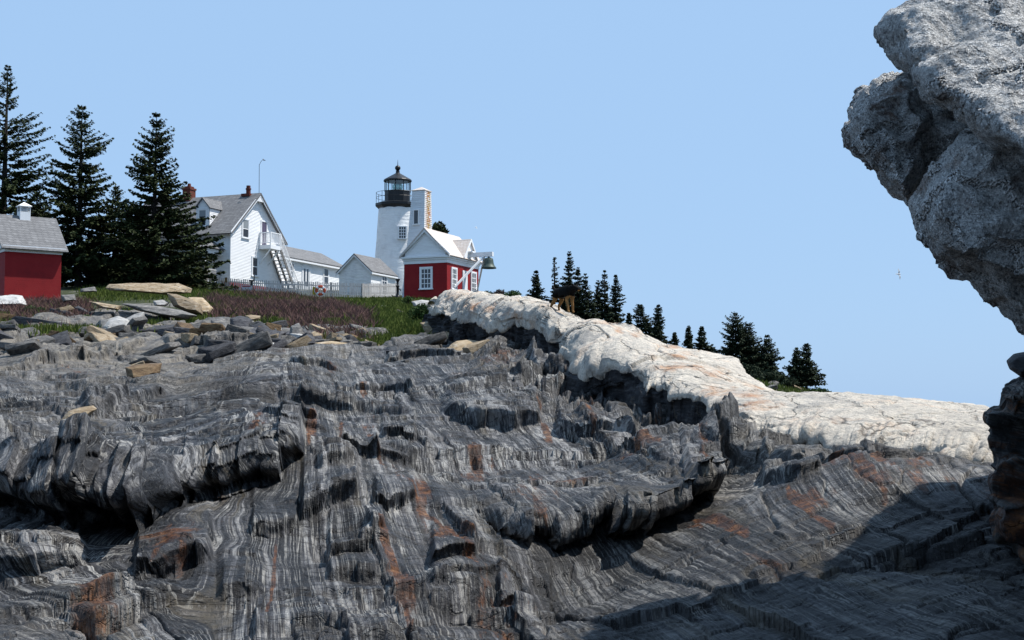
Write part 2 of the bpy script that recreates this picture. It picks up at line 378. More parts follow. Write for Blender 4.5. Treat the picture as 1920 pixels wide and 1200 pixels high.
def pitted():
    t = NT('pitted_grey_granite'); o = t.obj(); m = t.sep(t.attr('mask', 'Color')); rust = m[0]
    f = t.noise(o, 34, 6, .85); v = t.vor(o, 48); a = t.noise(o, 2.6, 6, .7); v2 = t.vor(o, 60)
    k = t.math('ADD', t.math('MULTIPLY', f, .75), t.math('MULTIPLY', a, .25))
    c = t.ramp(k, [(.34, (.045, .045, .048)), (.43, (.28, .28, .28)), (.50, (.60, .595, .58)), (.58, (.86, .85, .83))])
    c = t.mix(t.ramp(v2, [(.12, .55), (.34, 0)]), c, (.10, .10, .105))
    c = t.mix(t.ramp(t.noise(o, 9, 3, .6), [(.60, 0), (.68, .45)]), c, (.60, .58, .56))
    rn = t.noise(o, 3.3, 6, .7)
    rf = t.math('MULTIPLY', t.ramp(t.math('ADD', rn, t.math('MULTIPLY', rust, .3)), [(.62, 0), (.72, 1)]), t.math('ADD', t.math('MULTIPLY', rust, .8), .12, clamp=True))
    c = t.mix(rf, c, t.ramp(t.noise(o, 14, 4), [(.4, (.09, .035, .014)), (.65, (.22, .10, .035))]))
    bp = t.bump(f, .09, 1.0); bp = t.bump(v, .05, .8, bp); bp = t.bump(t.noise(o, 5, 5, .6), .12, .5, bp)
    return t.fin(c, .85, bp)
M['pitted'] = pitted()
def stone(name, c0, c1, c2, str_=(1, 1, 3)):
    t = NT(name); o = t.obj(); r = t.n('ShaderNodeObjectInfo').outputs['Random']
    a = t.noise(t.map(o, str_), 3.5, 7, .68, .3); c = t.ramp(a, [(.32, c0), (.5, c1), (.68, c2)])
    hs = t.n('ShaderNodeHueSaturation'); t.l(c, hs.inputs['Color']); t.l(t.math('MULTIPLY_ADD', r, .7, .65), hs.inputs['Value'])
    bp = t.bump(a, .08, .7); bp = t.bump(t.noise(o, 14, 6, .7), .04, .6, bp)
    return t.fin(hs.outputs[0], .82, bp)
M['st_grey'] = stone('grey_stone', (.05, .048, .046), (.13, .125, .12), (.27, .25, .225))
M['st_tan'] = stone('tan_stone', (.13, .085, .045), (.35, .265, .165), (.47, .41, .33), (1, 1, 4))
M['st_white'] = stone('white_stone', (.20, .195, .19), (.46, .45, .43), (.62, .60, .58))
M['st_dark'] = stone('dark_stone', (.022, .022, .026), (.06, .06, .068), (.13, .13, .135))
M['st_rust'] = stone('rust_brown_stone', (.06, .035, .02), (.16, .10, .05), (.26, .19, .11))
M['cobble'] = simple('fieldstone', (.24, .22, .20), .85, .7, 5, .04)
def soil():
    t = NT('grassy_soil'); o = t.obj(); m = t.sep(t.attr('mask', 'Color'))
    a = t.noise(o, .5, 6, .65); c = t.ramp(a, [(.35, (.022, .03, .010)), (.55, (.04, .05, .014)), (.75, (.075, .065, .03))])
    rk = t.ramp(t.noise(o, 1.2, 6, .65), [(.35, (.08, .078, .075)), (.6, (.25, .235, .21)), (.75, (.38, .35, .31))])
    c = t.mix(m[0], c, rk)
    return t.fin(c, .9, t.bump(t.noise(o, 3, 7, .7), .3, .7))
M['soil'] = soil()
def sea():
    t = NT('sea_water'); o = t.obj(); t.b.inputs['Specular IOR Level'].default_value = .5
    return t.fin((.012, .03, .045), .12, t.bump(t.noise(t.map(o, (1, .5, 1)), .8, 5), .4, .5))
M['sea'] = sea()
# ================================================================== terrain
# how high (photo row) the ground stands at a distance D along photo column px
PXC = [-400, 100, 400, 700, 1000, 1300, 1600, 1850, 2300]
TAB = {
 7.2:  [1400,1400,1410,1420,1450,1440,1410,1390,1380],
 8.5:  [1310,1310,1320,1325,1350,1340,1310,1270,1240],
 10.5: [1185,1190,1200,1210,1232,1222,1175,1105,1060],
 13:   [1040,1040,1040,1066,1100,1085,1010, 965, 930],
 16:   [ 955, 955, 950, 935, 960, 970, 890, 886, 880],
 20:   [ 872, 868, 855, 848, 868, 870, 832, 850, 860],
 27:   [ 768, 765, 752, 742, 742, 765, 830, 850, 850],
 36:   [ 690, 690, 688, 682, 680, 720, 825, 850, 850],
 45:   [ 650, 648, 648, 644, 642, 725, 830, 850, 850],
 55:   [ 615, 615, 618, 616, 640, 735, 830, 850, 850],
 70:   [ 583, 578, 582, 592, 610, 720, 815, 850, 850],
 85:   [ 564, 560, 565, 574, 590, 690, 800, 850, 850],
}
ctl = [(px, D, py) for D, row in TAB.items() for px, py in zip(PXC, row)]
FAR = [(-400,100,552),(0,100,548),(200,100,540),(400,100,548),(560,104,556),(690,106,560),(760,103,561),(830,100,560),(900,100,563),(1000,100,585),(1100,100,625),(1200,100,660),(1300,100,690),(1400,100,712),(1540,100,742),(1640,100,790),(1900,100,850),(2300,100,850),
 (-400,125,550),(0,125,540),(200,120,535),(400,118,538),(560,122,540),(740,122,552),(880,122,560),(1000,118,575),(1100,116,600),(1200,114,640),(1300,114,668),(1400,112,705),(1540,112,740),(1620,112,790),(1900,120,850),(2300,125,850),
 (-400,200,590),(0,200,600),(400,200,600),(800,200,610),(1100,200,680),(1400,200,780),(1700,200,850),(2300,200,860),
 (-400,380,690),(400,380,690),(1000,380,720),(1500,380,820),(2300,380,840)]
ctl += FAR
C = np.array(ctl, float)
def _uv(px, D): return np.asarray(px, float) / 900., np.log(np.asarray(D, float)) * 1.6
def _tps_fit():
    u, v = _uv(C[:, 0], C[:, 1]); n = len(u)
    r2 = (u[:, None] - u) ** 2 + (v[:, None] - v) ** 2
    K = np.where(r2 > 0, .5 * r2 * np.log(r2 + 1e-12), 0) + np.eye(n) * .004
    Q = np.stack([np.ones(n), u, v], 1); A = np.zeros((n + 3, n + 3)); A[:n, :n] = K; A[:n, n:] = Q; A[n:, :n] = Q.T
    return np.linalg.solve(A, np.concatenate([C[:, 2], np.zeros(3)])), u, v
W_, U_, V_ = _tps_fit()
def base_row(px, D):
    u, v = _uv(px, D); u, v = np.broadcast_arrays(u, v); s = np.zeros(u.shape)
    for k in range(len(U_)):
        r2 = (u - U_[k]) ** 2 + (v - V_[k]) ** 2; s = s + W_[k] * .5 * r2 * np.log(r2 + 1e-12)
    return s + W_[-3] + W_[-2] * u + W_[-1] * v
# coarse lookup tables, then bilinear
GPX = np.linspace(-700, 2700, 240); GLD = np.linspace(math.log(6.5), math.log(400), 240)
GROW = base_row(*np.meshgrid(GPX, np.exp(GLD)))
def brow(px, D):
    a = np.clip((np.asarray(px, float) - GPX[0]) / (GPX[1] - GPX[0]), 0, 238.999); b = np.clip((np.log(np.asarray(D, float)) - GLD[0]) / (GLD[1] - GLD[0]), 0, 238.999)
    a, b = np.broadcast_arrays(a, b); i = a.astype(int); j = b.astype(int); a = a - i; b = b - j
    return (GROW[j, i] * (1 - a) + GROW[j, i + 1] * a) * (1 - b) + (GROW[j + 1, i] * (1 - a) + GROW[j + 1, i + 1] * a) * b
def gz(px, D): return P(px, brow(px, D), D)[..., 2]
def depth_at(px, py):
    """distance at which the smooth ground shows at photo pixel px,py"""
    D = np.exp(np.linspace(math.log(6.6), math.log(90), 900)); r = brow(np.full(900, float(px)), D)
    k = np.argmax(r <= py); return float(D[k])
def gpt(px, D, lift=0.0):
    p = P(px, float(brow(px, D)), D); return Vector((p[0], p[1], p[2] + lift))

# ---- lines along which the ledge breaks: (px, foot row, height)
STEPS = [
 ([(-400,950,.40),(-100,950,.42),(0,965,.46),(90,985,.62),(190,1008,.80),(270,1000,.74),(330,975,.66),(400,945,.58),(470,918,.54),(530,902,.48),(562,892,.40),(572,890,.0)], .42, 1.35, 5.0),
 ([(880,945,0),(930,965,.14),(985,992,.24),(1040,1000,.30),(1100,992,.34),(1170,985,.42),(1240,978,.46),(1328,960,.44),(1338,958,0)], .30, .95, 1.8),
 ([(562,985,.0),(570,982,.26),(620,968,.28),(668,958,.26),(674,952,0)], .14, .22, 1.8),
 ([(698,972,0),(706,968,.14),(740,962,.16),(775,956,.12),(785,954,0)], .1, .14, 1.4),
 ([(612,1064,0),(620,1060,.14),(660,1052,.16),(716,1040,.15),(724,1036,0)], .1, .1, 1.4),
 ([(806,1084,0),(814,1082,.14),(850,1076,.15),(888,1070,.13),(896,1068,0)], .1, .12, 1.3),
 ([(545,792,0),(552,792,.16),(590,796,.18),(604,794,0)], .12, .16, 2.0),
 ([(636,868,0),(642,866,.16),(680,866,.18),(706,864,.16),(712,862,0)], .12, .16, 1.8),
 ([(712,836,0),(718,834,.16),(750,834,.17),(776,830,.15),(782,828,0)], .12, .16, 2.0),
 ([(560,760,0),(566,758,.16),(610,752,.18),(660,756,.14),(668,758,0)], .14, .16, 2.4),
 ([(660,735,0),(668,733,.18),(720,728,.2),(770,735,.16),(780,736,0)], .16, .18, 2.6),
 ([(540,705,0),(548,702,.18),(610,698,.2),(650,702,0)], .16, .18, 3.0),
 ([(720,690,0),(730,688,.2),(800,684,.22),(850,690,.18),(860,692,0)], .18, .2, 3.0),
 ([(930,1130,0),(938,1126,.12),(985,1110,.13),(1030,1090,.1),(1036,1088,0)], .1, .1, 1.2),
 ([(470,1010,0),(476,1006,.14),(520,1000,.15),(556,990,.12),(562,988,0)], .1, .12, 1.3),
 ([(250,1110,0),(262,1105,.2),(330,1080,.22),(390,1050,.18),(400,1045,0)], .14, .2, 1.5),
 ([(-100,1090,.15),(20,1085,.18),(90,1075,.2),(150,1060,.15),(165,1055,0)], .14, .2, 1.5),
 ([(825,778,0),(845,780,.26),(900,795,.30),(960,805,.30),(1005,800,.24),(1015,800,0)], .2, .25, 3.0),
 ([(1040,825,0),(1050,826,.3),(1120,838,.32),(1180,850,.3),(1195,850,0)], .2, .15, 3.0),
 ([(480,800,0),(500,802,.12),(560,812,.12),(600,815,.1),(620,815,0)], .12, .08, 2.0),
 ([(590,905,0),(605,905,.18),(650,898,.2),(680,890,0)], .1, .08, 1.6),
 ([(690,868,0),(705,868,.15),(745,862,.15),(800,846,.12),(815,842,0)], .1, .08, 2.2),
 ([(150,790,0),(170,792,.22),(230,775,.25),(300,745,.2),(330,740,0)], .2, .2, 3.0),
 ([(-400,700,.2),(0,705,.2),(90,690,.24),(180,672,.26),(260,655,.2),(290,650,0)], .25, .3, 4.0),
 ([(300,650,0),(320,655,.22),(400,662,.28),(470,655,.26),(520,648,.2),(535,645,0)], .3, .3, 4.0),
 ([(990,720,0),(1000,722,.3),(1050,730,.4),(1090,740,.35),(1100,745,0)], .2, .2, 3.0),
 ([(405,1130,0),(420,1128,.12),(470,1120,.14),(500,1105,.0)], .1, .06, 1.2),
 ([(610,1095,0),(622,1094,.12),(700,1085,.13),(760,1078,.0)], .1, .05, 1.5),
 ([(800,1130,0),(815,1130,.1),(900,1105,.11),(990,1080,.08),(1000,1078,0)], .1, .05, 1.5),
 ([(1425,950,0),(1432,950,.16),(1480,958,.18),(1535,950,.12),(1542,948,0)], .14, .1, 1.6),
 ([(1350,905,0),(1365,905,.15),(1480,918,.18),(1600,905,.15),(1700,900,.1),(1720,898,0)], .2, .15, 2.0),
]
RUST = [(485,840,14,50),(585,825,22,26),(690,800,18,60),(740,900,14,50),(790,960,14,50),(850,1030,40,30),(880,1075,30,40),(730,1060,18,50),(760,1140,25,60),(900,860,45,28),(940,1150,50,50),
        (170,1165,45,35),(1000,890,90,16),(1010,950,70,40),(1190,890,70,12),(1180,935,60,25),(1230,800,16,20),(1110,770,30,30),(1590,925,55,18),(1640,950,60,22),(1720,925,70,30),(1850,955,30,30),
        (1520,985,60,16),(1450,1065,60,22),(1380,1045,40,14),(1320,1000,60,12),(150,705,80,28),(270,705,35,22),(600,890,25,14),(1060,740,40,14),(960,700,60,14),(1300,900,14,60),(250,620,20,12),
        (420,960,14,20),(320,1045,50,30),(680,720,12,50),(620,700,14,40),(530,660,30,18)]
NR, NC = 1150, 1400
pxs = np.linspace(-360, 2320, NC); Ds = np.exp(np.linspace(math.log(7.4), math.log(88), NR))
PX, DD = np.meshgrid(pxs, Ds)
ROW = brow(PX, DD)
W3 = P(PX, ROW, DD); X, Y, Z = W3[..., 0].copy(), W3[..., 1].copy(), W3[..., 2].copy()
X0, Y0 = X.copy(), Y.copy()
print('terrain base', NR * NC)
OFFY = np.zeros_like(Z); OFFZ = np.zeros_like(Z)
for si, (pts, w, ov, dec) in enumerate(STEPS):
    a = np.array(pts, float); D = np.array([depth_at(x, y) for x, y in a[:, :2]])
    Dl = np.interp(pxs, a[:, 0], D); hh = np.interp(pxs, a[:, 0], a[:, 2], left=0 if a[0, 0] > -300 else a[0, 2], right=0)
    k = np.median(D); xx = (pxs - 960) / F * k
    Dl = Dl + .22 * k / 14 * f2(xx * 1.3, xx * 0 + si, 4, 31 + si) + .10 * k / 14 * (h2(np.floor(xx * 2.2).astype(np.int64), np.full(NC, si), 5) - .5) * 2
    hh = hh * (1 + .22 * f2(xx * 1.1, xx * 0 + si + 40, 3, 3))
    if ov > .8:      # jointed into blocks of uneven length and height
        q = xx * 1.15 + .5 * f2(xx * .9, xx * 0 + 7, 2, 15 + si); ib = np.floor(q).astype(np.int64); ic = np.floor(q * 2.7).astype(np.int64)
        hh = hh * (1 + .55 * (h2(ib, ib * 0, 16 + si) - .5) + .35 * (h2(ic, ic * 0, 17 + si) - .5)); Dl = Dl + .75 * (h2(ib, ib * 0, 18 + si) - .5) + .35 * (h2(ic, ic * 0, 19 + si) - .5)
    on = np.where(hh > 1e-4)[0]; cs = slice(on[0], on[-1] + 1); Dl, hh = Dl[None, cs], hh[None, cs]
    rsl = slice(max(0, int(np.searchsorted(Ds, Dl.min() - w - .6))), int(np.searchsorted(Ds, Dl.max() + w + max(7 * dec, 10 * ov)))); B = (rsl, cs)
    x0, y0, dd = X0[B], Y0[B], DD[B]
    d = dd - Dl + .05 * f2(x0 * 3, y0 * 3, 3, 60 + si); t = np.clip((d + w) / (2 * w), 0, 1)
    up = np.where(d > w, np.exp(-np.maximum(d - w, 0) / dec), 1.0); rel = hh / max(.01, a[:, 2].max()); big = ov > .8; lb = .5 if si == 0 else .04
    zt = (.30 * sstep(0.02, .30, t) + .70 * (np.clip((t - .28) / .72, 0, 1) ** .75 if si == 0 else np.clip((t - .3) / .4, 0, 1))) if big else (.87 * sstep(0.03, .55, t) + .13 * sstep(.55, 1, t))
    OFFZ[B] += hh * zt * up
    if si == 0: STZ = OFFZ.copy()
    OFFY[B] += (.45 if big else 0) * rel * np.exp(-((t - .22) / .2) ** 2) * (t > 0)
    OFFY[B] -= ov * rel * ((sstep(.10, .32, t) * (1 - lb * sstep(.3, 1, t))) if big else sstep(.12, .6, t)) * np.where(d > w, np.exp(-np.maximum(d - w, 0) / (ov * 3)), 1.0)
    face = np.where((t > 0) & (t < 1), 1.0, np.where(t >= 1, np.exp(-np.maximum(d - w, 0) / .25), 0)); bx_ = x0 / (k / 14) + .15 * f2(x0 * 2, t * 2, 2, 70 + si)
    i1 = np.floor(bx_ * 1.7).astype(np.int64); i2 = np.floor(bx_ * 4.6).astype(np.int64); j1 = np.floor(t * 2.6 + h2(i1, i1 * 0, si) * 2).astype(np.int64)
    OFFY[B] += (1.5 if big else 1) * face * hh * (.42 * (h2(i1, j1 * 0, 81 + si) - .5) + .30 * (h2(i1, j1, 82 + si) - .5) + .16 * (h2(i2, j1, 83 + si) - .5) + .2 * f2(bx_ * 3, t * 3, 3, 84 + si))
# humps and hollows
def bumpf(px, py, rx, ry, h, pw=2.0):
    D = depth_at(px, py); x = (px - 960) / F * D
    q = ((X0 - x) / rx) ** 2 + ((Y0 - D) / ry) ** 2
    return h * np.exp(-q ** (pw / 2))
HUMP = bumpf(1275, 885, .85, 1.6, .24, 3) + bumpf(1180, 875, .5, .9, .14) + bumpf(1345, 880, .35, 1.1, .20, 3)
OFFZ += HUMP
OFFZ += bumpf(1640, 935, 1.6, 2.0, .22) + bumpf(480, 760, 1.0, 4.0, .30) + bumpf(130, 900, .9, 1.6, .16) + bumpf(900, 690, 1.6, 4, .25) + bumpf(1010, 700, .8, 3, .3)
OFFZ -= bumpf(1100, 1080, .55, 1.5, .22) + bumpf(1020, 1090, .3, 1.2, .15) + bumpf(640, 1018, .26, .6, .16, 4)
OFFZ += .32 * f2(X0 / 3.1, Y0 / 5.5, 3, 11) * sstep(7, 20, DD) * sstep(.0, .4, DD / 30)
# strata coordinates
wx = f2(X0 / 5, Y0 / 9, 3, 21); wy = f2(X0 / 5, Y0 / 9, 3, 22)
L = X0 * .985 + Y0 * .165 + .55 * f2(X0 / 7, Y0 / 20, 2, 21) + .02 * f2(X0 * .8, Y0 * .16, 2, 23)
A = -.165 * X0 + .985 * Y0 + .9 * wy
lf = sstep(560, 250, PX) * sstep(12, 19, DD)           # folded, turned layers in the upper left
L = L + lf * (.55 * (A - 18) * .6 + .45 * f2(X0 / 1.3, Y0 / 2.2, 4, 24))
fold = np.clip(HUMP / .5, 0, 1); L = L + fold * .5 * f2(X0 * 1.6, Y0 * 1.1, 4, 25) + sstep(1300, 1500, PX) * sstep(1100, 950, ROW) * .5 * np.sin(Y0 * .55 + 1.2)
bulge = sstep(580, 480, PX) * sstep(12.6, 13.4, DD) * sstep(24, 18, DD); L = L + bulge * .40 * f2(X0 / 1.2, Y0 / 1.9, 3, 26)
low = sstep(430, 300, PX) * sstep(13.2, 12.6, DD); L = L + low * (.55 * (A - 11) + .25 * f2(X0 / 1.1, Y0 / 1.7, 3, 52)) 
blocky = np.clip(.70 + 1.1 * f2(X0 / 2.6, Y0 / 4.5, 3, 27), .12, 1.4)
smooth_ = 1 - .65 * bulge
def plates(w, ln, amp, tl, ta, seed, rough=.12, gr=0.0):
    l = L / w + rough * 2 * f2(A / (w * 6), L / (w * 6), 2, seed + 7)
    i = np.floor(l); fl = l - i; ii = i.astype(np.int64)
    a = A / ln + h2(ii, ii * 0, seed) * 7 + rough * f2(L / ln * 3, A / ln * 3, 2, seed + 8)
    j = np.floor(a); fa = a - j; jj = j.astype(np.int64)
    h = h2(ii, jj, seed + 1) - .5
    gv = gr * np.exp(-(np.minimum(fa, 1 - fa) * ln / .03) ** 2) * (h2(ii, jj, seed + 5) > .35) if gr else 0
    h = np.where(h > .12, (h - .12) * 1.6 + .25, np.where(h < -.34, -.5, 0.0))
    on = (h != 0) * 1.0; return -gv + amp * h + on * (tl * (fl - .5) * (h2(ii, jj, seed + 2) - .5) * 2 + ta * (fa - .5) * (h2(ii, jj, seed + 3) - .65) * 2)
pl = plates(1.25, 3.1, .17, .08, .16, 101, .12, .05) + plates(.70, 1.5, .11, .05, .10, 111, .12, .04) + plates(1.1, .55, .05, .01, .05, 141, .15, .03) + plates(2.4, 1.9, .10, .05, .12, 191, .12, .05)
pl = pl + np.interp(DD, [9, 14, 22], [1, .6, .15]) * (.9 * plates(.34, .5, .045, .02, .04, 151, .15, .02) + .5 * plates(.15, 1.2, .030, .02, .01, 121) + .022 * np.sin(L * 21 + 3 * n2(L * 3, A * .1, 5)) * .5)
OFFZ += (1 - .45 * sstep(950, 1150, PX) * sstep(890, 960, ROW)) * pl * blocky * smooth_ * np.interp(DD, [8, 13, 20, 30, 45, 80], [.8, 1.05, 1.0, .65, .5, .7])
OFFZ += .03 * f2(X0 * 1.6, Y0 * 1.0, 4, 28) + .012 * f2(L * 4, A * 2.2, 4, 56) + .012 * f2(X0 * 11, Y0 * 8, 3, 29)
def terrace(ln, amp, seed, sw):
    i = np.floor(L / sw + .2 * f2(A / 2, L / 2, 2, seed)).astype(np.int64)
    a = A / ln + 1.1 * f2(L / 3.5, A / 9, 3, seed + 1) + .16 * (h2(i, i * 0, seed + 2) - .5) + .05 * f2(L * 3, A * 2, 3, seed + 3)
    f = a - np.floor(a); m = np.clip(.75 + 1.5 * f2(L / 1.6, np.floor(a) * 3.1, 2, seed + 4), 0, 1.4)
    return amp * m * (np.where(f < .06, f / .06, 1 - (f - .06) / .94) - .5) - .04 * m * np.exp(-((f - .0) * ln / .05) ** 2)
OFFZ += (1 - .85 * sstep(950, 1150, PX) * sstep(890, 960, ROW)) * smooth_ * np.interp(DD, [8, 14, 24, 40, 80], [.8, 1, 1, .6, .6]) * (terrace(4.2, .20, 161, 1.6) * sstep(-.25, .35, f2(X0 / 2.2, Y0 / 3.2, 2, 162)) + .8 * terrace(1.7, .085, 171, .9) * sstep(-.1, .4, f2(X0 / 1.5, Y0 / 2.2, 2, 172)))
cr = n2(L * 1.1, A * .5, 33) + .5 * n2(L * 3, A * 1.6, 34)
OFFZ -= .07 * np.exp(-(cr / .035) ** 2) * blocky
# broken, folded rock right under the granite ridge
LIPX = [820, 888, 926, 965, 1030, 1065, 1091, 1137, 1195, 1256, 1314, 1352, 1395, 1435, 1520, 1600, 1735]; LIPY = [586, 605, 620, 609, 636, 670, 713, 693, 716, 755, 751, 785, 798, 815, 828, 853, 857]
ab = ROW - np.interp(PX, LIPX, LIPY); um = sstep(-60, 10, ab) * sstep(150, 60, ab) * sstep(840, 930, PX) * sstep(1520, 1400, PX)
e1, e2, ec = vor2(X0 * 1.25 + .5 * f2(X0 * .8, Y0 * .5, 3, 57), Y0 * .8 - X0 * .5, 58); g1, g2, gc = vor2(X0 * 3 + .4 * f2(X0 * 2, Y0, 3, 59), Y0 * 1.9 - X0 * 1.2, 60)
OFFZ += um * ((ec - .35) * .60 * sstep(0, .09, e2 - e1) + (gc - .5) * .22 * sstep(0, .1, g2 - g1) + .18 * f2(X0 * 1.3, Y0, 4, 61)); L = L + um * (.8 * (ec - .5) * A * .25 + .4 * f2(X0 * 1.1, Y0 * .8, 3, 62))
# jumbled top of the ledge, left
d1, d2, ci = vor2(X0 * .42 + .2 * f2(X0, Y0 * .6, 2, 41), Y0 * .26, 42)
top = sstep(690, 640, ROW) * sstep(900, 800, PX)
hc = np.clip(HUMP / .45, 0, 1); e1, e2, ec = vor2(X0 * 2.1 + .5 * wx + .3 * f2(X0 * 2, Y0, 3, 48), Y0 * 1.0 + X0 * .5, 49); OFFZ += hc * ((ec - .5) * .22 + .16 * np.sqrt(np.clip(e2 - e1, 0, .6)) + .12 * f2(X0 * 2.5, Y0 * 2, 4, 50))
OFFZ += top * ((ci - .45) * .50 * sstep(0, .05, d2 - d1) + (f2(X0 * .9, Y0 * .5, 3, 51)) * .2 - .10 * np.exp(-((d2 - d1) / .04) ** 2))
# the ledge dives under the turf
Db = np.interp(pxs, [-400, 150, 330, 420, 480, 700, 800, 900, 2400], [66, 66, 66, 58, 50, 50, 49, 60, 70])[None, :] + 3 * f2(X0 / 2, Y0 / 3, 3, 44)
OFFZ -= sstep(0, 7, DD - Db) * 1.6
L = L + .5 * STZ + .12 * f2(X0 * 1.7, STZ * 5, 3, 53) * np.clip(np.abs(OFFY) * 2, 0, 1)
Z += OFFZ; Y += OFFY; X += -OFFY * .12
rust = np.zeros_like(Z)
def rline(pts, w):
    global rust
    n = len(pts)
    for k in range(n - 1):
        (x0, y0), (x1, y1) = pts[k], pts[k + 1]; dx, dy = x1 - x0, y1 - y0; t = np.clip(((PX - x0) * dx + (ROW - y0) * dy) / (dx * dx + dy * dy), 0, 1)
        d = np.hypot(PX - x0 - t * dx, ROW - y0 - t * dy); rust = np.maximum(rust, 1.2 * np.exp(-(d / (w * .75)) ** 2) * (.68 + .6 * f2(L * 3, A * .8, 3, 54)))
for pts, w in [([(680,780),(700,830),(712,870),(745,915),(790,965),(835,1010)], 7), ([(835,1010),(865,1050),(890,1085),(925,1130),(960,1200)], 17), ([(715,1030),(735,1075),(755,1130),(770,1200)], 12),
   ([(500,815),(487,840),(475,885)], 13), ([(585,780),(583,850)], 16), ([(640,780),(638,860)], 6), ([(520,980),(512,1100),(500,1160)], 6), ([(905,1125),(945,1160),(975,1200)], 20), ([(890,840),(905,880),(935,895)], 20),
   ([(920,890),(1000,895),(1100,905)], 12), ([(1190,880),(1230,890)], 10), ([(1560,900),(1620,935),(1660,975)], 12), ([(1640,905),(1700,935),(1735,960)], 16), ([(1720,905),(1790,950)], 14), ([(1010,770),(1030,830)], 9), ([(1080,770),(1110,830)], 10), ([(1480,980),(1560,1020)], 14), ([(1330,1000),(1400,1030)], 14), ([(150,1170),(200,1145)], 30), ([(290,1080),(330,1040)], 8)]: rline(pts, w)
for (a, b, rx, ry) in RUST:
    rust = np.maximum(rust, .8 * np.exp(-(((PX - a) / rx) ** 2 + ((ROW - b) / ry) ** 2)) * (.6 + .7 * f2(L * 2, A * .7, 4, 55)))
rust = np.clip(rust + .22 * sstep(.25, .6, f2(L * 2.2, A * .5, 4, 45)), 0, 1)
pale = np.clip(sstep(790, 650, ROW) * sstep(560, 300, PX) * 1.0 + .38 * sstep(720, 640, ROW) + .3 * sstep(1250, 1400, PX) * sstep(980, 880, ROW)
               + .22 * sstep(1100, 1180, ROW) * sstep(500, 150, PX) + .35 * f2(X0 / 1.8, Y0 / 3, 4, 46) - .02, 0, 1)
wet_shade = np.clip(1.1 * sstep(1000, 1250, PX + (ROW - 1000) * .3) * sstep(930, 1060, ROW) + bumpf(1100, 1010, 1.3, 1.6, .6) + .5 * bumpf(620, 1040, .5, 1.2, 1) + .7 * fold + .25 * f2(X0 / 2, Y0 / 3, 3, 47), 0, 1)  # damp, stained tone plus darkening painted where the boulder's shadow falls
me = mesh_np('rock_ledge', np.stack([X, Y, Z], -1).reshape(-1, 3), grid_faces(NR, NC))
attr_vec(me, 'strata', np.stack([L, A, Z], -1).reshape(-1, 3)); attr_col(me, 'mask', rust.ravel(), pale.ravel(), wet_shade.ravel())
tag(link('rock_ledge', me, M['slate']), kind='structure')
def rock_top(px, D):
    """height of the finished ledge near column px and distance D"""
    j = int(np.clip(np.searchsorted(pxs, px), 0, NC - 1)); i = int(np.clip(np.searchsorted(Ds, D), 0, NR - 1)); return float(Z[i, j])

# ---- grassy bank and everything behind it
nr, nc = 420, 380
gp = np.linspace(-680, 2680, nc); gd = np.exp(np.linspace(math.log(44), math.log(380), nr)); GP, GD = np.meshgrid(gp, gd)
B3 = P(GP, brow(GP, GD), GD); gx, gy, gz_ = B3[..., 0], B3[..., 1], B3[..., 2].copy()
gDb = np.interp(gp, [-700, 150, 330, 420, 480, 700, 800, 900, 2700], [66, 66, 66, 58, 50, 50, 49, 60, 70])[None, :]
gz_ -= sstep(0, 5, gDb - 1 - GD) * 1.6
gz_ += .14 * f2(gx / 3, gy / 3, 4, 71)
rk = np.clip(sstep(1480, 1540, GP) + sstep(1350, 1400, GP) * sstep(104, 98, GD) + .8 * sstep(.15, .4, f2(gx / 2.5, gy / 4, 4, 72)), 0, 1)
me = mesh_np('ground', np.stack([gx, gy, gz_], -1).reshape(-1, 3), grid_faces(nr, nc)); attr_col(me, 'mask', rk.ravel(), rk.ravel(), rk.ravel())
tag(link('ground', me, M['soil']), kind='structure')
# ---- rock floor behind and beside the camera, and the sea
me = mesh_np('shore_rock', np.array([[x, y, -2.2 - .03 * abs(x) - .25 * (y < 0) + .25 * n2(np.array([x * .7]), np.array([y * .7]), 3)[0]] for y in np.linspace(-12, 8.2, 40) for x in np.linspace(-14, 14, 50)]), grid_faces(40, 50))
n_ = len(me.vertices); co = np.zeros(n_ * 3, np.float32); me.vertices.foreach_get('co', co); co = co.reshape(-1, 3)
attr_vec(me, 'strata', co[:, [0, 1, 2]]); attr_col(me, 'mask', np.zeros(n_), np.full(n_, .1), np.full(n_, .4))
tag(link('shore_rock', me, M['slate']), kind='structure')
me = mesh_np('sea', np.array([[-9000, -9000, -5.5], [9000, -9000, -5.5], [9000, 9000, -5.5], [-9000, 9000, -5.5]]), np.array([[0, 1, 2, 3]]))
tag(link('sea', me, M['sea']), kind='structure')

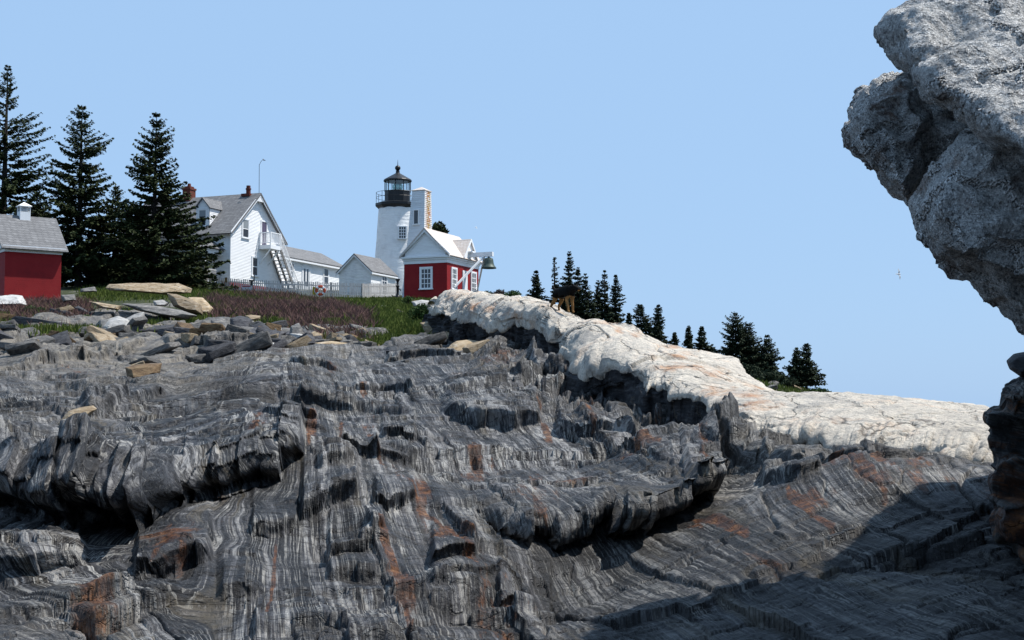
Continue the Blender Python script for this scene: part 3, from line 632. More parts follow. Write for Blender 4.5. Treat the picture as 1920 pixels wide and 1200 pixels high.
# ================================================================== white granite ridge
PAIRS = [((800,578,52),(800,572,53)),((808,584,47),(815,562,51.5)),((815,586,45),(830,556,50)),((838,594,43),(862,553,48.5)),((862,600,41.5),(895,557,47)),((888,605,40),(922,564,45.5)),((915,617,38.5),(945,569,44)),
 ((926,620,38),(963,562,43)),((965,609,37),(984,558,42)),((995,613,35.5),(1013,564,41)),((1030,636,32),(1045,575,38.5)),((1060,640,31),(1075,588,35)),((1065,670,29),(1103,598,33.5)),((1080,690,27.5),(1126,609,32.5)),
 ((1091,713,26.5),(1142,602,32)),((1115,702,26.3),(1165,604,31.3)),((1137,693,26.3),(1188,609,30.8)),((1165,697,25.8),(1213,638,30.3)),((1195,716,25),(1255,650,29.8)),((1210,732,24.3),(1280,653,29.5)),((1245,724,24),(1330,664,29)),
 ((1256,755,23),(1378,674,28.5)),((1280,744,22.8),(1405,710,27)),((1314,751,22.3),(1440,730,26.3)),((1352,785,20.6),(1475,744,25.6)),((1395,798,19.7),(1513,746,25.3)),((1435,815,19),(1540,738,25.3)),((1485,825,18.5),(1590,738,25)),
 ((1520,828,18.2),(1640,738,25)),((1585,850,17.4),(1700,743,24.6)),((1650,862,16.9),(1770,752,24)),((1735,857,16.8),(1834,760,23.5)),((1780,877,16.2),(1880,768,23)),((1850,887,15.8),(1950,775,22.6)),((1960,900,15.3),(2060,785,22)),((2150,920,14.5),(2250,800,21))]
lo = np.array([P(*a) for a, b in PAIRS]); hi = np.array([P(*b) for a, b in PAIRS]); lpx = np.array([a[0] for a, b in PAIRS], float); hpx = np.array([b[0] for a, b in PAIRS], float)
seg = np.concatenate([[0], np.cumsum(np.hypot(np.diff(lpx), np.diff(hpx)))]); NU = 1000
uu = np.linspace(0, seg[-1], NU)
def rs(a): return np.stack([np.interp(uu, seg, a[:, k]) for k in range(a.shape[1])], 1)
def sm(a, n):
    k = np.ones(n) / n; p = np.pad(a, ((n // 2, n // 2), (0, 0)), 'edge'); return np.stack([np.convolve(p[:, c], k, 'valid') for c in range(a.shape[1])], 1)[:len(a)]
lo = sm(rs(lo), 5); hi = sm(rs(hi), 7)
lw = np.linspace(0, 60, NU); lo_s = sm(lo, 121); hi_s = sm(hi, 91); pert = np.stack([0 * lw, .25 * f2(lw, lw * 0 + 3, 4, 92), .11 * f2(lw * 1.3, lw * 0 + 9, 4, 93)], 1)
vv = np.concatenate([np.linspace(-.9, 0, 70, endpoint=False), np.linspace(0, 1, 230), np.linspace(1, 2.0, 40)[1:]]); NV = len(vv)
ch = hi - lo; cl = np.linalg.norm(ch, axis=1)[:, None]
G = np.zeros((NV, NU, 3))
left = np.interp(uu, seg, np.clip((1300 - lpx) / 350, 0, 1))[:, None]         # 1 at the craggy left end
for i, v in enumerate(vv):
    vc = min(max(v, 0), 1)
    wl = math.exp(-vc / .10); wh = math.exp(-(1 - vc) / .12); L_ = lo_s + (lo - lo_s) * wl; H_ = hi_s + (hi - hi_s) * wh; q = L_ + (H_ - L_) * vc + pert * wl
    bul = (math.sin(math.pi * vc ** .55) * (.05 + .05 * left)) * cl
    q = q + np.concatenate([np.zeros_like(cl), -bul * .35, bul * .9], 1) * (1 if 0 <= v <= 1 else 0)
    if v < 0:
        t = -v; back = .15 + .75 * left
        q = lo + pert + np.concatenate([np.zeros_like(cl), back * (t ** .6) * 1.1 - .0 * cl, -(t * (.7 + .6 * left))], 1)
    if v > 1:
        t = v - 1; q = hi + np.concatenate([np.zeros_like(cl), 1.6 * t + 0 * cl, -(t ** 1.6) * 1.6 + 0 * cl], 1)
    G[i] = q
nrm = np.cross(np.gradient(G, axis=1), np.gradient(G, axis=0)); nrm /= np.linalg.norm(nrm, axis=2, keepdims=True) + 1e-9
nrm = np.where(nrm[..., 2:3] < -.2, nrm, nrm); VV = np.repeat(vv[:, None], NU, 1); LL = left[:, 0][None, :]
gx, gy = G[..., 0] + .35 * f3(G, .7, 3, 81), G[..., 1] + .6 * f3(G, .6, 3, 82)
d1, d2, ci = vor2(gx * .34, gy * .20, 83); d1b, d2b, cib = vor2(gx * .9, gy * .55, 84)
pil = np.clip(d2 - d1, 0, .5); amp = .07 + .17 * LL
disp = amp * (np.sqrt(pil + .02) - .45) * .9 + amp * .8 * (ci - .5) + .16 * amp * (np.sqrt(np.clip(d2b - d1b, 0, .4)) - .4) + np.where(VV < 0.03, .04 + .10 * LL, 0) * f3(G, 1.8, 4, 90) + (.05 + .1 * LL) * f3(G, 1.3, 5, 85) + .02 * f3(G, 7, 4, 86)
disp += np.where(VV < -.05, .2 + .3 * LL, 0) * (np.floor(3.5 * f3(G, .9, 3, 91)) / 3.5); ck_ = n2(gx * .8 + gy * .25, gy * .5 - gx * .2, 87); disp -= (.05 + .12 * LL) * np.exp(-(ck_ / .028) ** 2); ck2_ = n2(gx * .35 - gy * .2, gy * .55 + gx * .3, 94) + .3 * n2(gx * 1.4, gy * 1.4, 95); disp -= (.04 + .14 * LL) * np.exp(-(ck2_ / .03) ** 2); disp += (.035 + .04 * LL) * f3(G, 3.2, 4, 96) + (.10 + .12 * LL) * f3(G, .55, 3, 97)
disp = disp * np.where(VV > 1, .5, 1)
if np.mean(nrm[120:200, :, 2]) < 0: nrm = -nrm
G = G + nrm * disp[..., None]
gpx = 960 + F * G[..., 0] / G[..., 1]
grow = 775 - G[..., 2] / G[..., 1] * F
gr = np.zeros_like(disp)
for (a, b, rx, ry) in [(1200,625,18,10),(1310,690,40,10),(1340,700,30,14),(1280,665,30,10),(1160,620,12,8),(1350,735,60,16),(1400,740,50,14),(1355,780,20,10),(1260,690,50,12),(1500,775,120,14),(1620,790,200,20),(1700,820,150,20),(960,590,30,16),(900,575,40,14),(1260,650,30,8),(1420,760,60,14),(1150,600,20,8)]:
    gr = np.maximum(gr, (.4 if rx > 90 else .85) * np.exp(-(((gpx - a) / rx) ** 2 + ((grow - b) / ry) ** 2)))
gr = np.clip(gr + .22 * sstep(.1, .5, f3(G, .6, 4, 88)), 0, 1)
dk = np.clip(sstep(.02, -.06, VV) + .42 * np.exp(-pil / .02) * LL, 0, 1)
spk = np.clip(.45 + .35 * LL + .5 * f3(G, .5, 3, 89), .15, 1)
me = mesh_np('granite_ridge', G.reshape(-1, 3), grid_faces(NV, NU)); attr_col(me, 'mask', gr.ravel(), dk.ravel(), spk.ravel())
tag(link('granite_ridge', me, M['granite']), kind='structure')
GR = G
def ridge_at(px, py):
    """point of the granite ridge seen at photo pixel px,py"""
    v = (600 - (py)) / F
    q = GR[70:300]; d = (960 + F * q[..., 0] / (q[..., 1] * cp + q[..., 2] * sp) - px) ** 2 + (600 - F * (q[..., 2] * cp - q[..., 1] * sp) / (q[..., 1] * cp + q[..., 2] * sp) - py) ** 2
    k = np.unravel_index(np.argmin(d), d.shape); return Vector(q[k].tolist())
# ================================================================== buildings
YAW = R(67)
def place(px, py, D, name, label, cat, yaw=YAW, group=None): return empty(name, V(px, py, D), yaw, label, cat, group)
def clapwall(mb, o, u, n, z0, z1, lim, step=.115, out=.028):
    """lapped boards; o origin, u along, n outward, lim(z)->(a,b)"""
    o, u, n = Vector(o), Vector(u), Vector(n); z = z0
    while z < z1 - .01:
        zz = min(z + step, z1); a0, b0 = lim(z); a1, b1 = lim(zz)
        if b0 - a0 > .02:
            up = Vector((0, 0, 1))
            p = [o + u * a0 + n * out + up * z, o + u * b0 + n * out + up * z, o + u * b1 + n * .004 + up * zz, o + u * a1 + n * .004 + up * zz]
            q = [o + u * a0 + up * z, o + u * b0 + up * z]
            mb.add([*p, *q], [(0, 1, 2, 3), (4, 5, 1, 0)])
        z = zz
    return mb
def window(par, o, u, n, w, h, cols, rows, sash=True, fw=.11, glass='glass', name='window', blind=0.0):
    """frame with bars as one part, the pane as its sub-part; o = lower left corner on the wall"""
    o, u, n = Vector(o), Vector(u), Vector(n); up = Vector((0, 0, 1)); f = MB()
    def bx(a0, a1, c0, c1, d0, d1):
        f.hexa([o + u*a0 + n*d1 + up*c0, o + u*a1 + n*d1 + up*c0, o + u*a1 + n*d0 + up*c0, o + u*a0 + n*d0 + up*c0],
               [o + u*a0 + n*d1 + up*c1, o + u*a1 + n*d1 + up*c1, o + u*a1 + n*d0 + up*c1, o + u*a0 + n*d0 + up*c1])
    bx(-fw, 0, 0, h, -.02, .075); bx(w, w + fw, 0, h, -.02, .075); bx(-fw, w + fw, h, h + fw * 1.1, -.02, .08); bx(-fw - .05, w + fw + .05, -.08, 0, -.02, .12)
    b = .022
    for i in range(1, cols): bx(w*i/cols - b, w*i/cols + b, 0, h, .03, .055)
    for j in range(1, rows): bx(0, w, h*j/rows - b, h*j/rows + b, .032, .057)
    if sash: bx(0, w, h*.5 - .035, h*.5 + .035, .03, .064); bx(0, .04, 0, h, .03, .062); bx(w - .04, w, 0, h, .03, .062); bx(0.04, w - .04, 0, .05, .03, .06); bx(0.04, w - .04, h - .05, h, .03, .06)
    fo = f.build(name, M['trim'], par)
    g = MB(); g.hexa([o + n*.034, o + u*w + n*.034, o + u*w + n*.008, o + n*.008], [o + n*.034 + up*h, o + u*w + n*.034 + up*h, o + u*w + n*.008 + up*h, o + n*.008 + up*h])
    g.build('pane', M[glass], fo)
    if blind:
        q = MB(); q.hexa([o + n*.046 + up*h*(1-blind) + u*.05, o + u*(w-.05) + n*.046 + up*h*(1-blind), o + u*(w-.05) + n*.037 + up*h*(1-blind), o + u*.05 + n*.037 + up*h*(1-blind)],
                         [o + n*.046 + up*(h-.05) + u*.05, o + u*(w-.05) + n*.046 + up*(h-.05), o + u*(w-.05) + n*.037 + up*(h-.05), o + n*.037 + up*(h-.05) + u*.05]); q.build('blind', M['blind'], fo)
    return fo
def rslab(mb, a, b, c, d, th):      # roof slab from four corners (ccw from outside), thickness downwards
    nn = (Vector(b) - Vector(a)).cross(Vector(d) - Vector(a)).normalized() * th
    return mb.hexa([Vector(q) - nn for q in (a, b, c, d)], [Vector(q) for q in (a, b, c, d)])
ZX = Vector((1, 0, 0)); ZY = Vector((0, 1, 0))

# ---------------- keeper's house
kh = place(431, 527, 110, 'keepers_house', 'white clapboard two-storey house with grey shingle roof, dormer and outside staircase', 'house')
W, LH, EV, PK = 7.28, 10.5, 4.0, 7.3
wall = MB(); hw = W / 2
clapwall(wall, (0, 0, 0), ZX, -ZY, 0, PK - .1, lambda z: (0, W) if z <= EV else ((z - EV) / (PK - EV) * hw, W - (z - EV) / (PK - EV) * hw))
clapwall(wall, (0, LH, 0), -ZY, -ZX, 0, EV, lambda z: (0, LH))
clapwall(wall, (W, 0, 0), ZY, ZX, 0, EV, lambda z: (0, LH))
clapwall(wall, (W, LH, 0), -ZX, ZY, 0, PK - .1, lambda z: (0, W) if z <= EV else ((z - EV) / (PK - EV) * hw, W - (z - EV) / (PK - EV) * hw))
wall.build('wall', M['clap'], kh)
MB().box(-.05, -.05, -1.6, W + .05, LH + .05, -.02).build('foundation', M['red'], kh)
tr = MB()
for (x, y) in ((0, 0), (W, 0), (0, LH)): tr.box(x - .06, y - .06, 0, x + .06, y + .06, EV)
tr.box(-.06, -.05, -.06, W + .06, -.045, .12); tr.box(-.32, -.3, EV - .32, -.02, LH + .3, EV - .20); tr.box(-.04, .1, EV - .42, -.005, LH, EV - .32)
for sgn in (0, 1):
    m = lambda x: W - x if sgn else x
    for y in (-.36,):
        tr.prism([(m(-.42), y, EV - .46), (m(-.42), y, EV - .16), (m(hw), y, PK + .10), (m(hw), y, PK - .22)], (0, .05, 0))
        tr.prism([(m(.05), -.033, EV - .36), (m(.05), -.033, EV - .12), (m(hw), -.033, PK - .02), (m(hw), -.033, PK - .26)], (0, .02, 0))
tr.prism([(hw - .42, -.34, PK - .60), (hw + .42, -.34, PK - .60), (hw + .0, -.34, PK - .18)], (0, .04, 0))
tr.build('trim', M['trim'], kh)
rf = MB(); rz = lambda x: EV + (PK - EV) * (x / hw) + .12
rslab(rf, (-.45, LH + .35, rz(-.45)), (-.45, -.40, rz(-.45)), (hw, -.40, rz(hw)), (hw, LH + .35, rz(hw)), .12)
rslab(rf, (W + .45, -.40, rz(-.45)), (W + .45, LH + .35, rz(-.45)), (hw, LH + .35, rz(hw)), (hw, -.40, rz(hw)), .12)
rf = rf.build('roof', M['shingle'], kh)
MB().lathe([(.19, 0), (.19, .55), (.23, .56), (.23, .66), (.17, .67), (.17, .88)], 12, (hw + .05, .85, PK - .1)).box(hw - .4, .45, PK - .12, hw + .5, 1.25, PK + .09).build('flue', M['pipe'], rf)
MB().box(hw - .38, 6.2, PK - .5, hw + .38, 6.95, PK + .75).box(hw - .43, 6.15, PK + .75, hw + .43, 7.0, PK + .9).box(hw - .3, 6.3, PK + .9, hw + .3, 6.85, PK + 1.05).lathe([(.15, 0), (.13, .25)], 10, (hw, 6.57, PK + 1.05)).build('chimney', M['brick'], rf)
mast = MB().tube([(hw, -.2, PK), (hw + .05, -.15, PK + 2.45)], .022, 6).tube([(hw + .05, -.15, PK + 2.4), (hw + .1, -.3, PK + 2.7), (hw + .15, -.45, PK + 2.85)], .018, 5)
mast.tube([(hw + .1, -.72, PK + 2.74), (hw + .12, -.52, PK + 2.78), (hw + .14, -.42, PK + 2.92)], [.01, .05, .01], 5).build('weather_vane_mast', M['black'], kh)
window(kh, (1.62, 0, 3.62), ZX, -ZY, .80, 1.42, 1, 2, blind=.45)
window(kh, (3.05, 0, .72), ZX, -ZY, .72, 1.45, 1, 2)
# upper door, landing and outside stair
dfr = MB(); dfr.box(4.22, -.07, 3.2, 4.32, .0, 5.2).box(5.02, -.07, 3.2, 5.12, 0, 5.2).box(4.22, -.075, 5.2, 5.12, 0, 5.32); dfr = dfr.build('door_frame', M['trim'], kh)
MB().box(4.33, -.045, 3.25, 5.01, -.031, 5.19).build('door', M['purple'], dfr)
ld = MB(); ld.box(3.95, -1.15, 2.92, 5.45, -.035, 3.24)
ld.bar((4.1, -1.05, 2.9), (4.1, -.04, 1.75), .09).bar((5.3, -1.05, 2.9), (5.3, -.04, 1.75), .09)
ld = ld.build('landing', M['trim'], kh)
rl = MB()
for (x, y) in ((4.0, -1.1), (5.4, -1.1), (4.0, -.1)): rl.box(x - .045, y - .045, 3.24, x + .045, y + .045, 4.28)
rl.box(3.96, -1.14, 4.20, 5.44, -1.06, 4.27); rl.box(3.96, -1.055, 4.20, 4.04, -.04, 4.27); rl.box(3.97, -1.13, 3.38, 5.43, -1.07, 3.43); rl.box(3.97, -1.065, 3.38, 4.03, -.04, 3.43)
for k in range(9): x = 4.15 + k * .14; rl.box(x - .018, -1.118, 3.43, x + .018, -1.082, 4.20)
for k in range(6): y = -.95 + k * .15; rl.box(3.982, y - .018, 3.43, 4.018, y + .018, 4.20)
rl.build('balustrade', M['trim'], ld)
st = MB(); sx0, sx1, szt, szb = 5.45, 8.15, 3.05, -.75
sy0, sy1 = -1.10, -.10
for y in (sy0, (sy0 + sy1) / 2, sy1): st.bar((sx0, y, szt), (sx1, y, szb), .05, .24)
stair = st.build('staircase', M['woodd'], kh)
nst = 14; td = MB()
for k in range(nst):
    f = (k + .5) / nst; x = sx0 + (sx1 - sx0) * f; z = szt + (szb - szt) * f + .08
    for y0 in (sy0 + .06, (sy0 + sy1) / 2 + .06): td.box(x - .16, y0, z - .02, x + .14, y0 + .40, z + .03)
td.build('treads', M['trim'], stair)
hr = MB(); sl_ = (szb - szt) / (sx1 - sx0)
for y in (sy0 - .02,):
    hr.bar((sx0, y, szt + 1.12), (sx1 + .2, y, szb + 1.12), .07, .06); hr.bar((sx0, y, szt + .32), (sx1 + .1, y, szb + .32), .045, .045)
    for k in range(15):
        x = sx0 + .05 + (sx1 - sx0) * k / 14; z = szt + sl_ * (x - sx0); hr.box(x - .02, y - .02, z + .1, x + .02, y + .02, z + 1.10)
    hr.box(sx0 - .05, y - .05, szt - .1, sx0 + .05, y + .05, szt + 1.2); hr.box(sx1 + .1, y - .05, szb - .1, sx1 + .2, y + .05, szb + 1.15)
hr.build('handrail', M['trim'], stair)
# dormer
dm = MB(); dx, dy0, dy1, dz0, dz1 = .45, 2.3, 3.55, 4.3, 5.95
clapwall(dm, (dx, dy1, 0), -ZY, -ZX, dz0, dz1, lambda z: (0, dy1 - dy0)); clapwall(dm, (dx, dy1, 0), -ZY, -ZX, dz1, dz1 + .72, lambda z: ((z - dz1) / .75 * .62, dy1 - dy0 - (z - dz1) / .75 * .62))
clapwall(dm, (dx, dy0, 0), ZX, -ZY, dz0, dz1, lambda z: (0 if 1 else 0, max(.05, (z - EV) / (PK - EV) * hw - dx + .0)) if False else (max(0, (0)), 1.9 if z > 5.6 else max(.03, 1.9 - 0)))
dmo = dm.build('dormer', M['clap'], kh)
dr = MB(); my = (dy0 + dy1) / 2
rslab(dr, (dx - .15, my, dz1 + .85), (dx - .15, dy0 - .15, dz1 - .02), (dx + 2.2, dy0 - .15, dz1 - .02), (dx + 2.6, my, dz1 + .85), .07)
rslab(dr, (dx - .15, dy1 + .15, dz1 - .02), (dx - .15, my, dz1 + .85), (dx + 2.6, my, dz1 + .85), (dx + 2.2, dy1 + .15, dz1 - .02), .07)
dr.build('dormer_roof', M['shingle'], dmo)
window(dmo, (dx, my + .34, 4.5), -ZY, -ZX, .68, 1.3, 1, 2, blind=.4)
# porch on the near side
pd, py0, py1 = 2.3, .75, 8.5
pr = MB(); pr.box(-pd, py0, -.28, -.03, py1, -.05); pr.box(-pd - .05, py0 - .05, 2.02, -.03, py1 + .05, 2.42)
for y in (py0 + .18, py0 + .5, 4.4, 7.9): pr.box(-pd + .08, y - .11, 1.0, -pd + .30, y + .11, 2.02)
porch = pr.build('porch', M['trim'], kh)
MB().box(-pd + .05, py0 + .1, -1.3, -.05, py1, -.29).build('porch_base', M['red'], porch)
p2 = MB(); e = .35
rslab(p2, (-pd - e, py1, 2.45), (-pd - e, py0 - e, 2.45), (-.02, py0 + .9, 3.25), (-.02, py1, 3.25), .06)
p2.add([(-pd - e, py0 - e, 2.44), (-.02, py0 - e, 2.44), (-.02, py0 + .9, 3.24)], [(0, 1, 2)]); p2.build('porch_roof', M['shingle'], porch)
for yy in (py0 + .35, 4.4, 7.9):
    pe = MB(); pe.hexa([(-pd - .12, yy - .42, -1.35), (-pd + .52, yy - .42, -1.35), (-pd + .52, yy + .42, -1.35), (-pd - .12, yy + .42, -1.35)], [(-pd + .0, yy - .32, .98), (-pd + .40, yy - .32, .98), (-pd + .40, yy + .32, .98), (-pd, yy + .32, .98)])
    pe.build('stone_pier', M['cobble'], porch)
pl_ = MB()
for z in (.78, .02): pl_.box(-pd + .4, py0 + .04, z, -.04, py0 + .11, z + .07); pl_.box(-pd + .12, py0 + .8, z, -pd + .19, py1, z + .07)
for k in range(14): x = -pd + .5 + k * .13; pl_.box(x - .02, py0 + .055, .09, x + .02, py0 + .095, .78)
for k in range(44): y = py0 + .9 + k * .15; pl_.box(-pd + .135, y - .02, .09, -pd + .175, y + .02, .78)
pl_.build('porch_railing', M['wood'], porch)
ps = MB()
for k in range(5): ps.box(-pd - .3 * (k + 1), 5.2, -.3 - .22 * (k + 1), -pd - .3 * k, 6.4, -.26 - .22 * k)
for y in (5.2, 6.4): ps.bar((-pd, y, .75), (-pd - 1.6, y, -.5), .07, .07); ps.bar((-pd - 1.6, y, -1.6), (-pd - 1.6, y, -.45), .09)
ps.build('porch_steps', M['wood'], porch)

# ---------------- low ell joined to the house (one building, so a part of the house)
E0, E1, EE, ER, EW = W, 17.7, 2.75, 4.05, 5.0
el = MB(); clapwall(el, (E0, .02, 0), ZX, -ZY, -.6, EE, lambda z: (0, E1 - E0)); clapwall(el, (E1, .02, 0), ZY, ZX, -.6, ER, lambda z: (0, EW) if z <= EE else ((z - EE) / (ER - EE) * EW / 2, EW - (z - EE) / (ER - EE) * EW / 2))
ell = el.build('low_wing', M['clap'], kh)
er = MB(); s_ = (ER - EE) / (EW / 2)
rslab(er, (E0 - .0, -.3, EE - .3 * s_ + .1), (E1 + .25, -.3, EE - .3 * s_ + .1), (E1 + .25, EW / 2, ER + .1), (E0, EW / 2, ER + .1), .1)
rslab(er, (E1 + .25, EW + .3, EE - .3 * s_ + .1), (E0, EW + .3, EE - .3 * s_ + .1), (E0, EW / 2, ER + .1), (E1 + .25, EW / 2, ER + .1), .1)
er = er.build('wing_roof', M['shingle'], ell)
MB().box(8.6, EW / 2 - .4, ER - .4, 9.6, EW / 2 + .4, ER + .75).box(8.7, EW / 2 - .32, ER + .75, 9.5, EW / 2 + .32, ER + .92).box(8.85, EW / 2 - .22, ER + .92, 9.35, EW / 2 + .22, ER + 1.08).build('wing_chimney', M['brick'], ell)
MB().box(E0, -.33, EE - .30, E1 + .25, -.04, EE - .16).box(E0, -.03, EE - .46, E1, .0, EE - .3).box(E1 - .06, -.05, -.6, E1 + .06, .04, EE - .3).build('wing_trim', M['trim'], ell)
window(ell, (8.65, .02, .95), ZX, -ZY, .62, 1.35, 1, 2)
window(ell, (14.2, .02, .95), ZX, -ZY, .74, 1.4, 1, 2)
d_ = MB(); d_.box(10.6, -.06, -.5, 10.72, .0, 2.3).box(11.75, -.06, -.5, 11.87, 0, 2.3).box(10.6, -.06, 2.18, 11.87, 0, 2.3).box(10.72, -.035, -.5, 11.75, -.012, 2.18); d_ = d_.build('wing_door', M['trim'], ell)
MB().box(10.86, -.05, .55, 11.12, -.036, 2.0).box(11.34, -.05, .55, 11.60, -.036, 2.0).build('pane', M['glass'], d_)

# ---------------- work room between house and tower
an = place(695.4, 560, 112, 'work_room', 'small white gabled annex with one window beside the lighthouse tower', 'annex')
AW, AL, AE, AP = 2.9, 4.1, 2.25, 3.55
b = MB(); b.prism([(0, 0, -1), (0, AW, -1), (0, AW, AE), (0, AW / 2, AP), (0, 0, AE)], (AL, 0, 0)); b.build('wall', M['tower'], an)
b = MB(); s_ = (AP - AE) / (AW / 2)
rslab(b, (-.2, -.22, AE - .22 * s_ + .1), (AL + .1, -.22, AE - .22 * s_ + .1), (AL + .1, AW / 2, AP + .1), (-.2, AW / 2, AP + .1), .08)
rslab(b, (AL + .1, AW + .22, AE - .22 * s_ + .1), (-.2, AW + .22, AE - .22 * s_ + .1), (-.2, AW / 2, AP + .1), (AL + .1, AW / 2, AP + .1), .08); b.build('roof', M['shingle'], an)
b = MB()
for sg in (0, 1):
    m = (lambda y: AW - y) if sg else (lambda y: y)
    b.prism([(-.19, m(-.22), AE - .36), (-.19, m(-.22), AE - .16), (-.19, m(AW / 2), AP + .04), (-.19, m(AW / 2), AP - .14)], (.05, 0, 0))
b.box(-.15, -.2, AE - .3, AL + .1, -.02, AE - .18); b.build('trim', M['trim'], an)
window(an, (1.75, 0, .45), ZX, -ZY, .8, 1.5, 2, 4)

# ---------------- lighthouse
lt = place(744.5, 556, 119, 'lighthouse', 'white rubble lighthouse tower with black lantern room and ball on its roof', 'lighthouse')
q = 119 / F
def hz(py): return (556 - py) * q * 1.004
r0, r1 = 49 * q, 35.5 * q
b = MB(); prof = [(r0 + (r1 - r0) * k / 40, -2 + (hz(390) + 2) * k / 40) for k in range(41)]
b.lathe(prof, 64)
for i, v in enumerate(b.v):
    a = math.atan2(v[1], v[0]); p = np.array([[v[0], v[1], v[2] * 2.2]]); d = 1 + .022 * float(f3(p, 1.4, 4, 5)[0]); b.v[i] = (v[0] * d, v[1] * d, v[2])
b.build('tower', M['tower'], lt, smooth=True)
b = MB().lathe([(36 * q, hz(392)), (41 * q, hz(388)), (42 * q, hz(386)), (42 * q, hz(381.5)), (38 * q, hz(380))], 10); b.build('gallery', M['black'], lt)
g = MB()
for zz in (hz(361), hz(370)):
    g.tube([(40.5 * q * math.cos(2 * math.pi * k / 32), 40.5 * q * math.sin(2 * math.pi * k / 32), zz) for k in range(33)], .018, 5, cap=False)
for k in range(10):
    a = 2 * math.pi * (k + .5) / 10; x, y = 40.5 * q * math.cos(a), 40.5 * q * math.sin(a); g.tube([(x, y, hz(382)), (x, y, hz(360.5))], .02, 5)
g.build('gallery_railing', M['black'], lt)
ln = MB().lathe([(24.5 * q, hz(382)), (24.5 * q, hz(359)), (25.2 * q, hz(359)), (25.2 * q, hz(357.6)), (22 * q, hz(357.5))], 10).build('lantern_room', M['black'], lt)
for k in range(10):
    a = 2 * math.pi * (k + .5) / 10; x, y = 24.3 * q * math.cos(a), 24.3 * q * math.sin(a); MB().tube([(x, y, hz(358)), (x, y, hz(338))], .04, 5).build('lantern_bar', M['black'], ln)
MB().lathe([(23.6 * q, hz(358)), (23.6 * q, hz(338))], 10, cap=False).build('lantern_pane', M['lglass'], ln)
MB().lathe([(.16, hz(360)), (.16, hz(357)), (.34, hz(355)), (.42, hz(351)), (.42, hz(347)), (.30, hz(342)), (.12, hz(340))], 20).build('lens', M['lens'], ln, smooth=True)
MB().lathe([(22 * q, hz(339)), (26.5 * q, hz(339)), (26.8 * q, hz(337)), (26 * q, hz(335.5)), (14 * q, hz(328.5)), (4.2 * q, hz(323)), (3.4 * q, hz(320)), (4 * q, hz(318.4)), (2.4 * q, hz(317.5))], 20).build('lantern_roof', M['black'], lt)
b = MB(); b.lathe([(2.2 * q, hz(318)), (2.2 * q, hz(316.5))] + [(4.9 * q * math.sin(t) + .02, hz(313) - 4.9 * q * math.cos(t)) for t in np.linspace(.5, 3.05, 10)], 16); b.tube([(0, 0, hz(309)), (0, 0, hz(297))], [.04, .012], 6); b.build('ball_finial', M['black'], lt, smooth=True)
wa = math.atan2(-.985, .10) - YAW; wn = Vector((math.cos(wa), math.sin(wa), 0)); wu = Vector((-wn.y, wn.x, 0)); zc = hz(451); rr = r0 + (r1 - r0) * (zc + 2) / (hz(390) + 2)
cpt = Vector((8.4 * q * math.cos(-YAW), 8.4 * q * math.sin(-YAW), 0)); base = wn * (rr - .05) + cpt - wu * (6 * q) ; base.z = zc
b = MB(); b.hexa([base - wu*.16 + wn*.07 , base + wu*(12*q+.16) + wn*.07, base + wu*(12*q+.16) - wn*.5, base - wu*.16 - wn*.5], [v + Vector((0, 0, 22.5*q)) for v in (base - wu*.16 + wn*.07, base + wu*(12*q+.16) + wn*.07, base + wu*(12*q+.16) - wn*.5, base - wu*.16 - wn*.5)])
b.build('window_reveal', M['tower'], lt)
window(lt, base + wn * .075, wu, wn, 12 * q, 21 * q, 3, 4, sash=False, fw=.07)

# ---------------- red bell house
bh = place(838, 556, 100, 'bell_house', 'red brick bell house with white gables, pale shingle roof and hanging bell', 'bell house')
BL, BW, BE, BP = 5.4, 3.41, 2.95, 4.85
b = MB(); b.box(0, 0, -1.4, BL, BW, 2.42); b.build('wall', M['red'], bh)
b = MB(); b.box(-.04, -.04, 2.42, BL + .04, BW + .04, 2.66); b.box(-.10, -.10, 2.66, BL + .10, BW + .10, 2.80); b.box(-.20, -.20, 2.80, BL + .2, BW + .2, 2.93)
for sg in (0, 1):
    m = (lambda y: BW - y) if sg else (lambda y: y)
    b.prism([(-.22, m(-.3), BE - .12), (-.22, m(-.3), BE + .10), (-.22, m(BW / 2), BP + .07), (-.22, m(BW / 2), BP - .2)], (.06, 0, 0))
    b.prism([(-.06, m(.1), BE + .0), (-.06, m(.1), BE + .22), (-.06, m(BW / 2), BP - .05), (-.06, m(BW / 2), BP - .28)], (.03, 0, 0))
b.build('frieze', M['trim'], bh)
b = MB(); clapwall(b, (0, BW, 0), -ZY, -ZX, 2.93, BP - .05, lambda z: ((z - BE) / (BP - BE) * BW / 2, BW - (z - BE) / (BP - BE) * BW / 2), .1)
b.build('gable', M['clap'], bh); b = MB(); b.prism([(BL, BW, 2.93), (BL, 0, 2.93), (BL, BW / 2, BP - .05)], (-.05, 0, 0)); b.build('gable', M['clap'], bh)
b = MB(); s_ = (BP - BE) / (BW / 2); ez = BE - .3 * s_ + .12
rslab(b, (-.25, -.3, ez + .2), (BL + .25, -.3, ez + .2), (BL + .25, BW / 2, BP + .12), (-.25, BW / 2, BP + .12), .09)
rslab(b, (BL + .25, BW + .3, ez + .2), (-.25, BW + .3, ez + .2), (-.25, BW / 2, BP + .12), (BL + .25, BW / 2, BP + .12), .09)
rf = b.build('roof', M['cedar'], bh)
gx0, gx1, gzp = 2.3, 4.5, 4.35; gm = (gx0 + gx1) / 2
b = MB(); rslab(b, (gx0 - .12, -.34, BE + .02), (gm, -.34, gzp + .1), (gm, 1.2, gzp + .1), (gx0 - .12, .05, BE + .02), .07); rslab(b, (gm, -.34, gzp + .1), (gx1 + .12, -.34, BE + .02), (gx1 + .12, .05, BE + .02), (gm, 1.2, gzp + .1), .07)
b.build('cross_gable_roof', M['cedar'], rf)
